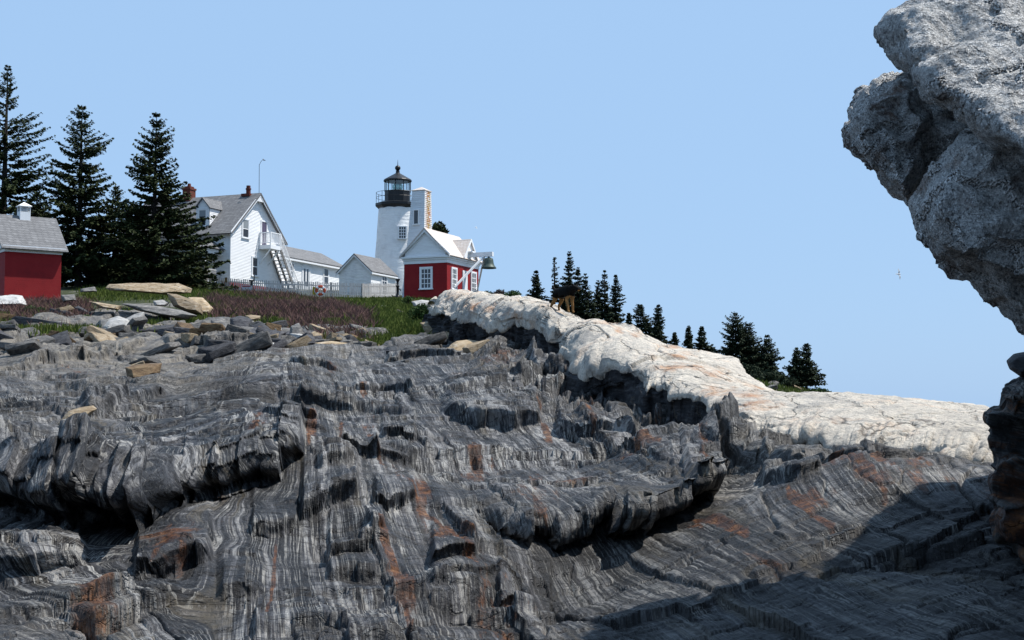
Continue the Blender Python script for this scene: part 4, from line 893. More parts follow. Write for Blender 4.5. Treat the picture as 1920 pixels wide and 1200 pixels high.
b = MB(); b.prism([(gx0, -.21, BE - .02), (gx1, -.21, BE - .02), (gm, -.21, gzp)], (0, .1, 0)); b.prism([(gx0 - .1, -.36, BE - .05), (gx0 - .1, -.36, BE + .1), (gm, -.36, gzp + .12), (gm, -.36, gzp - .08)], (0, .04, 0)); b.prism([(gx1 + .1, -.36, BE - .05), (gx1 + .1, -.36, BE + .1), (gm, -.36, gzp + .12), (gm, -.36, gzp - .08)], (0, .04, 0)); b.build('cross_gable', M['trim'], bh)
b = MB(); xb = gm; zb = 3.28; b.box(xb - .13, -2.05, zb - .16, xb + .13, .4, zb + .16); b.bar((xb - .03, -1.35, zb - .14), (1.15, -.03, .75), .13); b.bar((xb + .03, -1.35, zb - .14), (5.0, -.03, .6), .10); b.box(xb - .3, -.55, zb + .16, xb + .3, -.2, zb + .26)
b.build('bell_beam', M['trim'], bh)
b = MB(); pf = [(.06, 0), (.10, -.03), (.28, -.10), (.33, -.22), (.36, -.45), (.42, -.62), (.52, -.74), (.56, -.82), (.54, -.84), (.46, -.80), (.36, -.6), (.05, -.5)]; b.lathe(pf[::-1], 28, (xb, -1.72, zb - .20)); b.tube([(xb, -1.72, zb - .3), (xb, -1.72, zb - .1)], .05, 6)
bell = b.build('bell', M['bell'], bh, smooth=True)
window(bh, (0, 2.02, .62), -ZY, -ZX, .78, 1.42, 3, 4, fw=.12)
window(bh, (.75, 0, .62), ZX, -ZY, .72, 1.42, 3, 4, fw=.12); window(bh, (4.1, 0, .62), ZX, -ZY, .72, 1.42, 3, 4, fw=.12)
b = MB(); b.box(2.55, -.06, .55, 3.35, -.005, 2.1); b.box(2.65, -.075, .65, 3.25, -.06, 2.0); b.build('shutter', M['trim'], bh)

# ---------------- clapboard weight tower
wt = place(793, 562, 103, 'weight_tower', 'narrow tapering white clapboard tower streaked with orange lichen', 'tower')
HB, BW0, TW0 = 8.12, 1.72, 1.02
tx, ty = .58, .18
def corner(f):
    x0 = tx * f; y0 = ty * f; w = BW0 + (TW0 - BW0) * f; return (x0, y0, w)
b = MB(); c = MB(); nz_ = 58; mk = []
for k in range(-6, nz_):
    f0, f1 = k / nz_, (k + 1) / nz_; z0, z1 = f0 * HB, f1 * HB; a0, b0, w0 = corner(f0); a1, b1, w1 = corner(f1); o = .026
    b.add([(a0 - o, b0 + w0 + o, z0), (a0 - o, b0 - o, z0), (a1, b1, z1), (a1, b1 + w1, z1), (a0, b0 + w0, z0), (a0, b0, z0)], [(0, 1, 2, 3), (4, 5, 1, 0)])
    b.add([(a0 + w0 + o, b0 + w0 + o, z0), (a0 - o, b0 + w0 + o, z0), (a1, b1 + w1, z1), (a1 + w1, b1 + w1, z1)], [(0, 1, 2, 3)])
    b.add([(a0 + w0 + o, b0 - o, z0), (a0 + w0 + o, b0 + w0 + o, z0), (a1 + w1, b1 + w1, z1), (a1 + w1, b1, z1)], [(0, 1, 2, 3)])
    for j in range(8):
        s0, s1 = j / 8, (j + 1) / 8
        c.add([(a0 - o + (w0 + 2*o) * s0, b0 - o, z0), (a0 - o + (w0 + 2*o) * s1, b0 - o, z0), (a1 + w1 * s1, b1, z1), (a1 + w1 * s0, b1, z1), (a0 + w0 * s0, b0, z0), (a0 + w0 * s1, b0, z0)], [(0, 1, 2, 3), (4, 5, 1, 0)])
        mk += [max(0, 1 - abs((j + .5) / 8 - .55) * 2.0) * float(sstep(.3, .6, f0)) * 1.2] * 6
b.build('wall', M['clapold'], wt)
co = c.build('lichen_wall', M['clapspot'], wt); attr_col(co.data, 'mask', *[np.array(mk)] * 3); co['label'] = 'narrow wall streaked with orange and yellow lichen'
a1, b1, w1 = corner(1); b = MB(); b.box(a1 - .05, b1 - .05, HB, a1 + w1 + .05, b1 + w1 + .05, HB + .06)
b.add([(a1 - .05, b1 - .05, HB + .06), (a1 + w1 + .05, b1 - .05, HB + .06), (a1 + w1 + .05, b1 + w1 + .05, HB + .06), (a1 - .05, b1 + w1 + .05, HB + .06), (a1 + w1/2, b1 + w1/2, HB + .36)], [(0, 1, 4), (1, 2, 4), (2, 3, 4), (3, 0, 4)]); b.build('cap', M['cedar'], wt)
f = .70; a0, b0, w0 = corner(f); window(wt, (a0 - .01, b0 + w0 * .66, f * HB - .05), -ZY, Vector((-1, 0, tx / HB)).normalized(), .34, 1.0, 1, 1, sash=False, fw=.07)

# ---------------- red shed at the left edge
ys = math.atan2(.59, .81)
sh = place(8, 553, 80, 'red_shed', 'small red brick shed with grey shingle roof and white cupola', 'shed', ys)
SL, SW, SE, SP = 3.2, 4.0, 2.75, 4.75
MB().box(0, 0, -1.2, SL, SW, 2.48).build('wall', M['red'], sh)
MB().box(-.12, -.12, -1.2, SL + .12, -.003, -.02).build('plinth', M['red'], sh)
b = MB(); b.box(-.05, -.05, 2.48, SL + .05, SW + .05, 2.66); b.box(-.2, -.2, 2.66, SL + .2, SW + .2, 2.84)
for x in (-.16, SL + .1): b.prism([(x, -.1, 2.84), (x, SW + .1, 2.84), (x, SW / 2, SP)], (.06, 0, 0))
b.build('frieze', M['trim'], sh)
b = MB(); s_ = (SP - SE) / (SW / 2); rslab(b, (-.3, -.35, SE - .1), (SL + .3, -.35, SE - .1), (SL + .3, SW / 2, SP + .1), (-.3, SW / 2, SP + .1), .08); rslab(b, (SL + .3, SW + .35, SE - .1), (-.3, SW + .35, SE - .1), (-.3, SW / 2, SP + .1), (SL + .3, SW / 2, SP + .1), .08)
b.build('roof', M['shingle'], sh)
b = MB(); cx, cy = SL * .5, SW / 2; h = .30; b.box(cx - h, cy - h, SP - .4, cx + h, cy + h, SP + .32)
for (x, y) in ((-1, -1), (1, -1), (1, 1), (-1, 1)): b.box(cx + x * h - .05 * (x > 0), cy + y * h - .05 * (y > 0), SP + .32, cx + x * h + .05 * (x < 0), cy + y * h + .05 * (y < 0), SP + .62)
for k in range(3): b.box(cx - h + .05, cy - h + .03, SP + .36 + k * .09, cx + h - .05, cy + h - .03, SP + .385 + k * .09)
b.box(cx - h - .06, cy - h - .06, SP + .62, cx + h + .06, cy + h + .06, SP + .67); b.add([(cx - h - .06, cy - h - .06, SP + .67), (cx + h + .06, cy - h - .06, SP + .67), (cx + h + .06, cy + h + .06, SP + .67), (cx - h - .06, cy + h + .06, SP + .67), (cx, cy, SP + .92)], [(0, 1, 4), (1, 2, 4), (2, 3, 4), (3, 0, 4)])
b.build('cupola', M['trim'], sh)

# ---------------- picket fence and what hangs on it
FP = [(392, 104.5, 547.5), (470, 104, 553), (560, 104.5, 556), (680, 106, 559.5), (745, 109, 558.5)]
fw_ = [V(px, py, D) + Vector((0, 0, .13)) for px, D, py in FP]
fe = empty('picket_fence', fw_[1], 0, 'weathered grey wooden picket fence in front of the white house', 'fence'); o = fw_[1]
pk = MB(); rl = MB()
for a, b_ in zip(fw_[:-1], fw_[1:]):
    d = (b_ - a); n = int(d.length / .135)
    side = Vector((-d.y, d.x, 0)).normalized()
    for k in range(n):
        p = a + d * (k / n) - o; hgt = .98 + random.uniform(-.03, .03); u = d.normalized() * .042; s2 = side * .012; tl = random.uniform(-.015, .015)
        if random.random() < .015: continue
        pk.hexa([p - u - s2 - Vector((0, 0, .1)), p + u - s2 - Vector((0, 0, .1)), p + u + s2 - Vector((0, 0, .1)), p - u + s2 - Vector((0, 0, .1))], [p - u - s2 + Vector((tl, 0, hgt)), p + u - s2 + Vector((tl, 0, hgt)), p + u + s2 + Vector((tl, 0, hgt)), p - u + s2 + Vector((tl, 0, hgt))])
    for z in (.25, .75): rl.bar(a - o + Vector((0, 0, z)) + side * .04, b_ - o + Vector((0, 0, z)) + side * .04, .04, .08)
    m = max(1, int(d.length / 2.4))
    for k in range(m + 1):
        p = a + d * (k / m) - o + side * .10; po = MB(); po.box(p.x - .05, p.y - .05, p.z - .3, p.x + .05, p.y + .05, p.z + .99); po.build('fence_post', M['woodd'], fe)
pk.build('pickets', M['wood'], fe); rl.build('rails', M['wood'], fe)
tag(bpy.data.objects['pickets'], kind='stuff')
def facing(px, py, D, name, label, cat): return empty(name, V(px, py, D), math.atan2(-.1, 1.0) * -1, label, cat)
lb = facing(601, 545, 104.6, 'lifebuoy', 'orange and white ring lifebuoy hanging on the grey picket fence', 'lifebuoy')
def torus_part(a0, a1, rr_, n=14, m=10, R_=.29):
    b = MB(); vs = [((R_ + rr_ * math.cos(2*math.pi*j/m)) * math.cos(a0 + (a1-a0)*i/n), -.14 + rr_ * math.sin(2*math.pi*j/m), (R_ + rr_ * math.cos(2*math.pi*j/m)) * math.sin(a0 + (a1-a0)*i/n)) for i in range(n+1) for j in range(m)]
    fs = [(i*m + j, i*m + (j+1) % m, (i+1)*m + (j+1) % m, (i+1)*m + j) for i in range(n) for j in range(m)]
    return b.add(vs, fs)
torus_part(0, 2 * math.pi, .10, 40).build('ring', M['orange'], lb, smooth=True)
for k in range(4): a = math.pi / 4 + k * math.pi / 2; torus_part(a - .22, a + .22, .106, 8).build('white_band', M['trim'], lb, smooth=True)
b = MB()
for k in range(4):
    a0 = math.pi / 4 + k * math.pi / 2; b.tube([(.40 * math.cos(a0 + (math.pi/2) * t) * (1 + .08 * math.sin(math.pi * t)), -.2, .40 * math.sin(a0 + math.pi/2 * t) * (1 + .08 * math.sin(math.pi*t))) for t in np.linspace(0, 1, 7)], .015, 5)
b.build('grab_rope', M['trim'], lb)
yb = facing(590.5, 552, 104.55, 'yellow_board', 'small yellow board standing beside the orange lifebuoy on the fence', 'board')
MB().box(-.17, -.13, -.02, .17, -.09, .55).build('panel', M['yellow'], yb); MB().box(-.03, -.085, -.3, .03, -.06, .5).build('stake', M['woodd'], yb)
sg = facing(462, 553, 102.5, 'notice_sign', 'white notice board with a red top strip in front of the fence', 'sign')
MB().box(-.38, -.03, .1, .38, 0, .68).build('sign_face', M['signw'], sg); MB().box(-.30, -.034, .57, .30, -.031, .65).build('sign_band', M['signr'], sg)
for x in (-.3, .3): MB().box(x - .04, .003, -.4, x + .04, .06, .62).build('sign_post', M['woodd'], sg)
ps_ = facing(423.5, 548, 103.5, 'post_sign', 'thin post with a small brown plate beside the stone porch pier', 'sign')
MB().box(-.03, -.03, -.4, .03, .03, 1.1).build('post', M['woodd'], ps_); MB().box(-.10, -.05, .72, .10, -.031, 1.08).build('plate', M['st_rust'], ps_)
gp_ = facing(471, 553, 103.8, 'iron_pipe', 'short black pipe vent standing at the fence by the white notice board', 'pipe')
MB().tube([(0, 0, -.3), (0, 0, 1.1)], .07, 8).tube([(-.16, 0, 1.05), (.2, 0, 1.05)], .05, 6).tube([(.2, 0, 1.05), (.2, 0, 1.65)], .04, 6).build('pipe', M['black'], gp_)
pu = facing(745.5, 557, 106, 'iron_pump', 'tall black cast iron post with flared top beside the weight tower', 'pump')
MB().lathe([(.20, -.2), (.22, .05), (.14, .1), (.10, .3), (.10, .75), (.14, .78), (.14, .86), (.085, .9), (.085, 1.15), (.17, 1.3), (.20, 1.36), (.1, 1.38)], 14).build('column', M['black'], pu, smooth=True)
MB().tube([(-.42, -.05, .12), (-.3, -.05, .02), (0, -.02, .06), (.32, -.05, .02), (.42, -.05, .14)], .045, 6).tube([(.1, -.05, .6), (.2, -.12, .55), (.22, -.14, .45)], .04, 6).build('base_arms', M['black'], pu)
# ================================================================== trees
def spruce_arrays(H, Rb, seed, dens=1.0, tb=.06, leaf=.30, shape=.85, gaps=.12, bare=0.0, ragged=.3):
    """foliage quads + branch tubes in local coordinates"""
    g = np.random.default_rng(seed); vs = []; tw = MB(); nb = int(66 * dens * (H / 12) ** .5)
    lean = g.normal(0, .012, 2)
    lop = g.uniform(0, 6.28); ph = g.uniform(0, 6.28, 6)
    def wob(az, t): return .4 * math.sin(az + ph[0] + 5 * t) + .35 * math.sin(2 * az + ph[1] - 11 * t) + .35 * math.sin(17 * t + ph[2] + az) + .2 * math.sin(31 * t + ph[3])
    for k in range(nb):
        t = tb + (1 - tb) * min(1, max(0, (k + g.uniform(-.9, .9)) / nb)) ** 1.2; t = min(max(t, .03), .985)
        nbr = g.integers(5, 8)
        rad = Rb * (1 - t) ** shape * (1 + .0) + .05 * H / 12
        rad *= (.55 + .45 * min(1, (t + .06) / .16)) if t < .12 else 1
        a0 = g.uniform(0, 6.28)
        for j in range(nbr):
            if g.random() < gaps + bare: continue
            az = a0 + j * 6.283 / nbr + g.normal(0, .35); l = rad * (1 - ragged * 1.3 * g.random() ** 1.6 + .45 * ragged) * (1 + .18 * math.cos(az - lop)) * min(1.22, max(.35, 1 + .75 * wob(az, t)))
            z0 = t * H + g.normal(0, .03) * H * (1 - t); drop = l * g.uniform(.05, .30) * (1 - t) - l * .5 * t ** 2.5
            d = np.array([math.cos(az), math.sin(az)]); sd_ = np.array([-d[1], d[0]])
            n = max(3, int(l / (leaf * .34)))
            s = np.linspace(.22, 1, n); s = s + g.normal(0, .02, n)
            cx = np.outer(s * l, d) + np.outer(np.full(n, z0), lean); cz = z0 - drop * s * 1.2 + l * .16 * s ** 3 
            tw.tube([(lean[0]*z0, lean[1]*z0, z0), (cx[n//2, 0], cx[n//2, 1], cz[n//2]), (cx[-1, 0], cx[-1, 1], cz[-1])], [.035 * (1 - t) + .012, .02, .008], 3, cap=False)
            for side in (-1, 1, 0):
                for hang in range(2 if side else 1):
                    ln = leaf * (1.2 - .75 * t) * (1.15 - .55 * s) * g.uniform(.6, 1.35, n) * (1 if side else 1.1)
                    ang = g.normal(.75, .25, n) if side else g.normal(0, .2, n)
                    dir2 = np.cos(ang)[:, None] * d + (side * np.sin(ang))[:, None] * sd_
                    dz = -g.uniform(-.1, .4, n) if hang == 0 else -g.uniform(.3, 1.0, n)
                    p0 = np.concatenate([cx, cz[:, None]], 1) + g.normal(0, .03, (n, 3)) * l ** .3
                    p1 = p0 + np.concatenate([dir2 * ln[:, None], (dz * ln * .6)[:, None]], 1)
                    wv = np.concatenate([np.stack([-dir2[:, 1], dir2[:, 0]], 1), g.normal(0, .8, (n, 1))], 1) * (leaf * (1.15 - .6 * t) * g.uniform(.12, .24, n))[:, None]
                    mid = (p0 + p1) / 2
                    vs.append(np.stack([p0, mid + wv, p1, mid - wv], 1))
    v = np.concatenate(vs).reshape(-1, 3)
    return v, tw, lean
def spruce(base, H, Rb, seed, label, group, mat='spruce', name='spruce_tree', twin=False, **k):
    v, tw, lean = spruce_arrays(H, Rb, seed, **k)
    root = empty(name, base, 0, label, 'tree', group)
    if twin:
        v2, tw2, _ = spruce_arrays(H * .94, Rb * .8, seed + 1, **k); off = np.array([.55, .1, 0]); v = np.concatenate([v, v2 + off])
    me = mesh_np('crown', v, np.arange(len(v)).reshape(-1, 4), False); cr = link('crown', me, M[mat], root)
    r = .017 * H + .05; t = MB(); t.tube([(0, 0, -1.0), (0, 0, 0), (lean[0]*H*.5, lean[1]*H*.5, H*.5), (lean[0]*H, lean[1]*H, H * .985)], [r * 1.25, r, r * .55, .02], 9); t.v += [(p[0], p[1], p[2]) for p in tw.v]
    n = len(t.v) - len(tw.v); t.f += [tuple(i + n for i in f) for f in tw.f]
    t.build('trunk', M['bark'], root, smooth=True)
    return root
def tree_px(px, top, base, D, wpx, seed, label, group, **k):
    b = V(px, base, D); H = (base - top) / F * D * 1.004; return spruce(b, H, wpx / F * D, seed, label, group, **k)
GL = 'tall spruces between the shed and the house'
tree_px(2, 112, 540, 104, 118, 1, 'tallest dark spruce, cut off by the left edge behind the shed', GL, leaf=.40, gaps=.18, dens=.9, shape=.9, ragged=.55)
tree_px(146, 188, 538, 103, 112, 12, 'dark spruce standing just right of the red shed', GL, leaf=.42, gaps=.12, dens=1.0, shape=.85, ragged=.55)
tree_px(286, 207, 534, 100, 100, 23, 'broad dark spruce in front of the white house porch', GL, leaf=.42, gaps=.08, dens=1.1, shape=.85, ragged=.5)
tree_px(66, 345, 538, 110, 70, 31, 'shorter spruce filling the gap behind the shed roof', GL, leaf=.34, gaps=.12, ragged=.45)
tree_px(212, 345, 536, 106, 74, 37, 'shorter spruce between the two tall spruces', GL, leaf=.34, gaps=.12, ragged=.45)
GF = 'spruces beyond the white granite ridge'
for i, (px, top, base, wpx, D, kw, lab) in enumerate([
    (1007, 505, 590, 17, 112, {}, 'small neat spruce, leftmost beyond the ridge, right of the round shrubs'),
    (1039, 480, 600, 14, 112, dict(bare=.55, gaps=.2), 'thin half-bare spruce just left of the standing dog'),
    (1066, 470, 610, 20, 112, dict(gaps=.22), 'tallest far spruce with open top, rising above the dog'),
    (1083, 500, 620, 20, 110, dict(dens=1.2), 'dense dark spruce against the right side of the tallest far spruce'),
    (1100, 512, 630, 19, 109, dict(gaps=.25), 'ragged spruce with rusty brown top right of the dog'),
    (1120, 525, 640, 18, 110, dict(bare=.25), 'thin grey spruce in the middle of the far clump'),
    (1135, 504, 640, 17, 110, dict(bare=.25), 'slim open-topped spruce second from the right of the far clump'),
    (1155, 514, 640, 20, 108, dict(dens=1.1), 'full dark spruce at the right end of the far clump'),
    (1179, 586, 640, 8, 110, {}, 'tiny spruce top just right of the far clump'),
    (1203, 570, 665, 22, 108, dict(gaps=.15, shape=.6), 'blunt-topped spruce of the pair above the ridge middle'),
    (1235, 569, 670, 19, 107, {}, 'narrow pointed spruce of the pair above the ridge middle'),
    (1266, 622, 680, 11, 107, {}, 'little spruce between two pairs of far spruces'),
    (1291, 610, 685, 13, 106, {}, 'smaller spruce of the low pair left of the gap of sky'),
    (1317, 611, 690, 19, 105, {}, 'fuller spruce of the low pair left of the gap of sky'),
    (1380, 587, 705, 36, 104, dict(dens=1.3, shape=.7), 'broad dense spruce, largest of the right-hand far trees'),
    (1405, 606, 705, 32, 104, dict(dens=1.2, shape=.7), 'dark spruce crowding the right side of the broadest far tree'),
    (1438, 628, 714, 30, 103, dict(gaps=.15), 'open spruce at the right end of the dense far group'),
    (1496, 652, 728, 24, 102, dict(gaps=.2, tb=.15), 'left stem of the lone round spruce clump at the far right'),
    (1512, 643, 730, 26, 102, dict(gaps=.2, tb=.15), 'right stem of the lone round spruce clump at the far right')]):
    kw = dict(leaf=.27, dens=1.25, tb=.08, shape=.9) | kw
    if 'ragged' not in kw: kw['ragged'] = .5
    tree_px(px, top, base, D, wpx * 1.2, 100 + i * 3, lab, GF, mat='spruce_far', name='far_spruce', **kw)
# round pine behind the bell house
def leafball(base, blobs, n, leaf, seed, mat, name, label, cat, group=None, stem=True, sm=None):
    """leaf quads spread through the volume of a few uneven clumps; stems below"""
    g = np.random.default_rng(seed); root = empty(name, base, 0, label, cat, group); vs = []
    for (x, y, z, rx, ry, rz_) in blobs:
        m = int(n * rx * rz_); p = g.normal(0, 1, (m, 3)); p /= np.linalg.norm(p, axis=1)[:, None]; p *= (g.random((m, 1)) ** .45) * (1 + .25 * np.sin(p[:, :1] * 5 + seed) * np.sin(p[:, 2:] * 4))
        c = np.array([x, y, z]) + p * np.array([rx, ry, rz_]); d = g.normal(0, 1, (m, 3)); d /= np.linalg.norm(d, axis=1)[:, None]; e = np.cross(d, g.normal(0, 1, (m, 3))); e /= np.linalg.norm(e, axis=1)[:, None] + 1e-6
        l = leaf * g.uniform(.5, 1.3, (m, 1)); vs.append(np.stack([c - d * l, c + e * l * .45, c + d * l, c - e * l * .45], 1))
    v = np.concatenate(vs).reshape(-1, 3); link('crown' if cat == 'tree' else 'foliage', mesh_np('foliage', v, np.arange(len(v)).reshape(-1, 4), False), M[mat], root)
    if stem:
        t = MB()
        for (x, y, z, rx, ry, rz_) in blobs:
            t.tube([(0, 0, -.5), (x * .4, y * .4, z * .5), (x, y, z), (x + rx * .3, y, z + rz_ * .6)], [.10 if cat == 'tree' else .04, .08 if cat == 'tree' else .03, .04, .01], 6)
        t.build('trunk' if cat == 'tree' else 'stems', M['bark'], root)
    return root
q = 118 / F
leafball(V(822, 545, 118), [(-.05, 0, 120*q, 12*q, 12*q, 10*q), (10*q, 0, 112*q, 9*q, 10*q, 7*q), (-9*q, 0, 116*q, 6*q, 8*q, 6*q), (0, 0, 104*q, 15*q, 10*q, 5*q)], 1500, .16, 3, 'spruce', 'pine_tree', 'dark round pine crown showing behind the bell house roof', 'tree')
GS = 'shrubs beside the bell house'
for i, (px, base, D, w_, h_, mt, lab) in enumerate([(912, 566, 62, 15, 22, 'shrub', 'green shrub touching the right side of the red bell house'), (936, 568, 61, 17, 26, 'shrubb', 'brownish twiggy shrub in the middle of the row right of the bell house'), (962, 566, 60, 18, 22, 'shrub', 'dark green shrub at the right end of the row by the bell house'), (985, 570, 60, 10, 14, 'shrubb', 'smallest bare shrub where the row meets the granite ridge')]):
    s = D / F; leafball(V(px, base, D), [(-w_*.4*s, 0, h_*.45*s, w_*.6*s, .4, h_*.42*s), (w_*.35*s, .1, h_*.5*s, w_*.6*s, .4, h_*.45*s), (0, 0, h_*.65*s, w_*.5*s, .35, h_*.36*s)], 9000, .045, 40 + i, mt, 'shrub', lab, 'shrub', GS)
for i, (px, base, D, w_, h_, mt, lab) in enumerate([
    (1390, 706, 100, 40, 26, 'spruce_far', 'low dark juniper at the foot of the broadest far spruce'), (1440, 716, 99, 34, 22, 'spruce_far', 'low dark juniper right of the broad far spruces'), (1475, 724, 99, 22, 18, 'spruce_far', 'low juniper between the dense group and the lone clump'), (1535, 742, 98, 22, 16, 'shrub', 'olive bush at the seaward end of the far bank')]):
    s = D / F; leafball(V(px, base, D), [(-w_*.45*s, 0, h_*.4*s, w_*.6*s, .7, h_*.4*s), (w_*.4*s, 0, h_*.42*s, w_*.6*s, .7, h_*.45*s), (0, 0, h_*.6*s, w_*.5*s, .6, h_*.4*s)], 1500, .12, 60 + i, mt, 'bush', lab, 'bush', 'low bushes under the far spruces')
for i, (px, row, D, w_, h_, mt, lab) in enumerate([
    (55, 598, 62, 26, 26, 'shrub', 'green shrub below the red shed beside the white boulder'), (78, 600, 61, 22, 24, 'shrub', 'bright green shrub in the purple brush below the shed'), (160, 604, 58, 18, 16, 'shrub', 'small green shrub among the rubble right of the shed'), 
    (790, 600, 60, 26, 34, 'shrub', 'dark green bush under the bell house front wall'), (818, 610, 58, 20, 30, 'shrub', 'deep green bush in the hollow beside the granite ridge'), (765, 568, 80, 12, 14, 'shrub', 'small green bush at the corner of the bell house'), (862, 556, 97, 7, 10, 'shrub', 'small plant against the bell house side wall')]):
    s = D / F; leafball(V(px, row, D), [(-w_*.4*s, 0, h_*.35*s, w_*.6*s, .5, h_*.4*s), (w_*.4*s, 0, h_*.4*s, w_*.55*s, .5, h_*.45*s), (0, 0, h_*.55*s, w_*.5*s, .45, h_*.42*s)], 5200, .06, 80 + i, mt, 'shrub', lab, 'shrub', 'green shrubs on the bank')

# ================================================================== grass and brush (uncountable)
def blades(name, n, dens, hmin, hmax, wid, mat, seed, lean=.35, tri=True):
    g = np.random.default_rng(seed); px = g.uniform(-250, 1650, n * 5); D = np.exp(g.uniform(math.log(43), math.log(112), n * 5)); row = brow(px, D)
    k = dens(px, D, row, g) > g.random(len(px)); px, D, row = px[k][:n], D[k][:n], row[k][:n]
    p = P(px, row, D); m = len(p); p[:, 2] += .14 * f2(p[:, 0] / 3, p[:, 1] / 3, 4, 71) - .03
    gD = np.interp(px, [-700, 150, 330, 420, 480, 700, 800, 900, 2700], [66, 66, 66, 58, 50, 50, 49, 60, 70]); p[:, 2] -= 0 * gD
    h = g.uniform(hmin, hmax, m) * (1 - .65 * sstep(566, 558, row) * sstep(540, 600, px)) * (.7 + .6 * (.5 + .5 * f2(p[:, 0] / 1.2, p[:, 1] / 1.2, 3, seed + 5))); a = g.uniform(0, 6.28, m); ln = np.stack([np.cos(a), np.sin(a)], 1) * (g.uniform(0, lean, m) * h)[:, None]
    b = g.uniform(0, 6.28, m); wv = np.stack([np.cos(b), np.sin(b), 0 * b], 1) * (wid * g.uniform(.6, 1.4, m))[:, None]
    tip = p + np.concatenate([ln, h[:, None]], 1); mid = p + np.concatenate([ln * .35, (h * .55)[:, None]], 1)
    v = np.stack([p - wv, p + wv, mid + wv * .8, tip, mid - wv * .8], 1).reshape(-1, 3); i = np.arange(m)[:, None] * 5
    f = np.concatenate([i + np.array([[0, 1, 2, 4]]), i + np.array([[4, 2, 3, 3]])]) if False else i + np.array([[0, 1, 2, 3, 4]])
    return tag(link(name, mesh_np(name, v, f, False), M[mat]), None, None, None, 'stuff')
def inside(px, row, poly):
    c = np.zeros(len(px), bool); n = len(poly)
    for i in range(n):
        x0, y0 = poly[i]; x1, y1 = poly[(i + 1) % n]; m = ((y0 > row) != (y1 > row)) & (px < (x1 - x0) * (row - y0) / (y1 - y0 + 1e-9) + x0); c ^= m
    return c
BR = [[(385,560),(470,552),(560,560),(640,575),(690,600),(690,640),(600,640),(540,615),(470,600),(400,600)], [(-250,566),(60,575),(165,575),(160,612),(60,612),(-250,620)]]
GRS = [[(355,540),(470,550),(560,556),(760,558),(850,556),(850,655),(640,655),(600,640),(700,615),(660,570),(560,563),(440,556),(400,590),(360,590)], [(150,545),(360,540),(360,560),(160,560)], [(215,588),(320,584),(310,618),(220,616)], [(120,590),(180,588),(180,625),(110,622)], [(-200,600),(120,605),(120,625),(-200,625)], [(1400,700),(1570,700),(1570,760),(1400,740)], [(330,585),(400,590),(390,610),(330,605)]]
def patchy(px, D): x = (px - 960) / F * D; return f2(x / 2.2, D / 4.5, 3, 208)
def d_brush(px, D, row, g):
    pn = patchy(px, D)
    px = px + g.normal(0, 9, len(px)); row = row + g.normal(0, 4, len(px)); return np.where(inside(px, row, BR[0]) | inside(px, row, BR[1]), .95 * sstep(-.30, .0, pn + .3 * sstep(430, 520, px) - .1), 0)
def d_grass(px, D, row, g):
    px = px + g.normal(0, 8, len(px)); row = row + g.normal(0, 3, len(px)); c = np.zeros(len(px), bool)
    for p in GRS: c |= inside(px, row, p)
    c |= (inside(px, row, BR[0]) | inside(px, row, BR[1])) & (patchy(px, D) + .3 * sstep(430, 520, px) - .1 < -.08); return np.where(c, .9, 0)
blades('grass', 90000, d_grass, .10, .34, .028, 'grass', 201, .6)
blades('brush', 80000, d_brush, .22, .62, .014, 'brush', 202, 1.0)
blades('dry_grass', 14000, lambda px, D, row, g: .5 * d_brush(px, D, row, g) + .12 * d_grass(px, D, row, g), .2, .5, .03, 'grass', 203, .8)

# ================================================================== loose stones and boulders
def hull_obj(name, pts, mat, parent=None, sub=3, amp=.08, seed=0, bev=.0, strat=0):
    bm = bmesh.new()
    for p in pts: bm.verts.new(p)
    bmesh.ops.convex_hull(bm, input=bm.verts[:]); 
    bmesh.ops.delete(bm, geom=[v for v in bm.verts if not v.link_faces], context='VERTS')
    bmesh.ops.bevel(bm, geom=bm.edges[:], offset=bev or .03, segments=2, profile=.6, affect='EDGES', clamp_overlap=True)
    bmesh.ops.triangulate(bm, faces=bm.faces[:])
    for _ in range(sub):
        ed = [e for e in bm.edges if e.calc_length() > amp * 1.6]
        if ed: bmesh.ops.subdivide_edges(bm, edges=ed, cuts=1); bmesh.ops.triangulate(bm, faces=bm.faces[:])
    bm.normal_update(); co = np.array([v.co for v in bm.verts]); nn = np.array([v.normal for v in bm.verts])
    d = amp * f3(co + seed * 3.1, 1.6, 4, seed) + (strat * (np.abs((co[:, 2] * 6 + f3(co, .8, 2, seed)) % 1 - .5) - .25) if strat else 0)
    for v, x in zip(bm.verts, co + nn * d[:, None]): v.co = x
    me = bpy.data.meshes.new(name); bm.to_mesh(me); bm.free(); me.polygons.foreach_set('use_smooth', [True] * len(me.polygons))
    return link(name, me, mat, parent)
def boulder(outline, D, thick, mat, label, seed, name='boulder', cat='boulder', amp=.06, group=None, strat=0, tip=.35, lift=0):
    """outline in photo pixels; thick = depth in metres; the top leans back"""
    a = np.array(outline, float); c = a.mean(0); base = V(c[0], a[:, 1].max(), D); pts = []
    lo_, hi_ = a[:, 1].min(), a[:, 1].max()
    for (x, y) in outline:
        t = (hi_ - y) / (hi_ - lo_ + 1e-6)
        for sc_, dd in ((1, 0), (.86, -thick * .32), (.86, thick * .45), (.6, -thick * .5)):
            p = V(c[0] + (x - c[0]) * sc_, c[1] + (y - c[1]) * sc_, D + dd + t * thick * tip); pts.append(p - base)
    o = hull_obj(name, pts, M[mat], None, 4, amp, seed, .05, strat); o.location = base - Vector((0, 0, .04))
    if 14 < D < 50 and c[0] < 1000: o.location.z = rock_top(c[0], D) - .05
    return tag(o, label, cat, group)
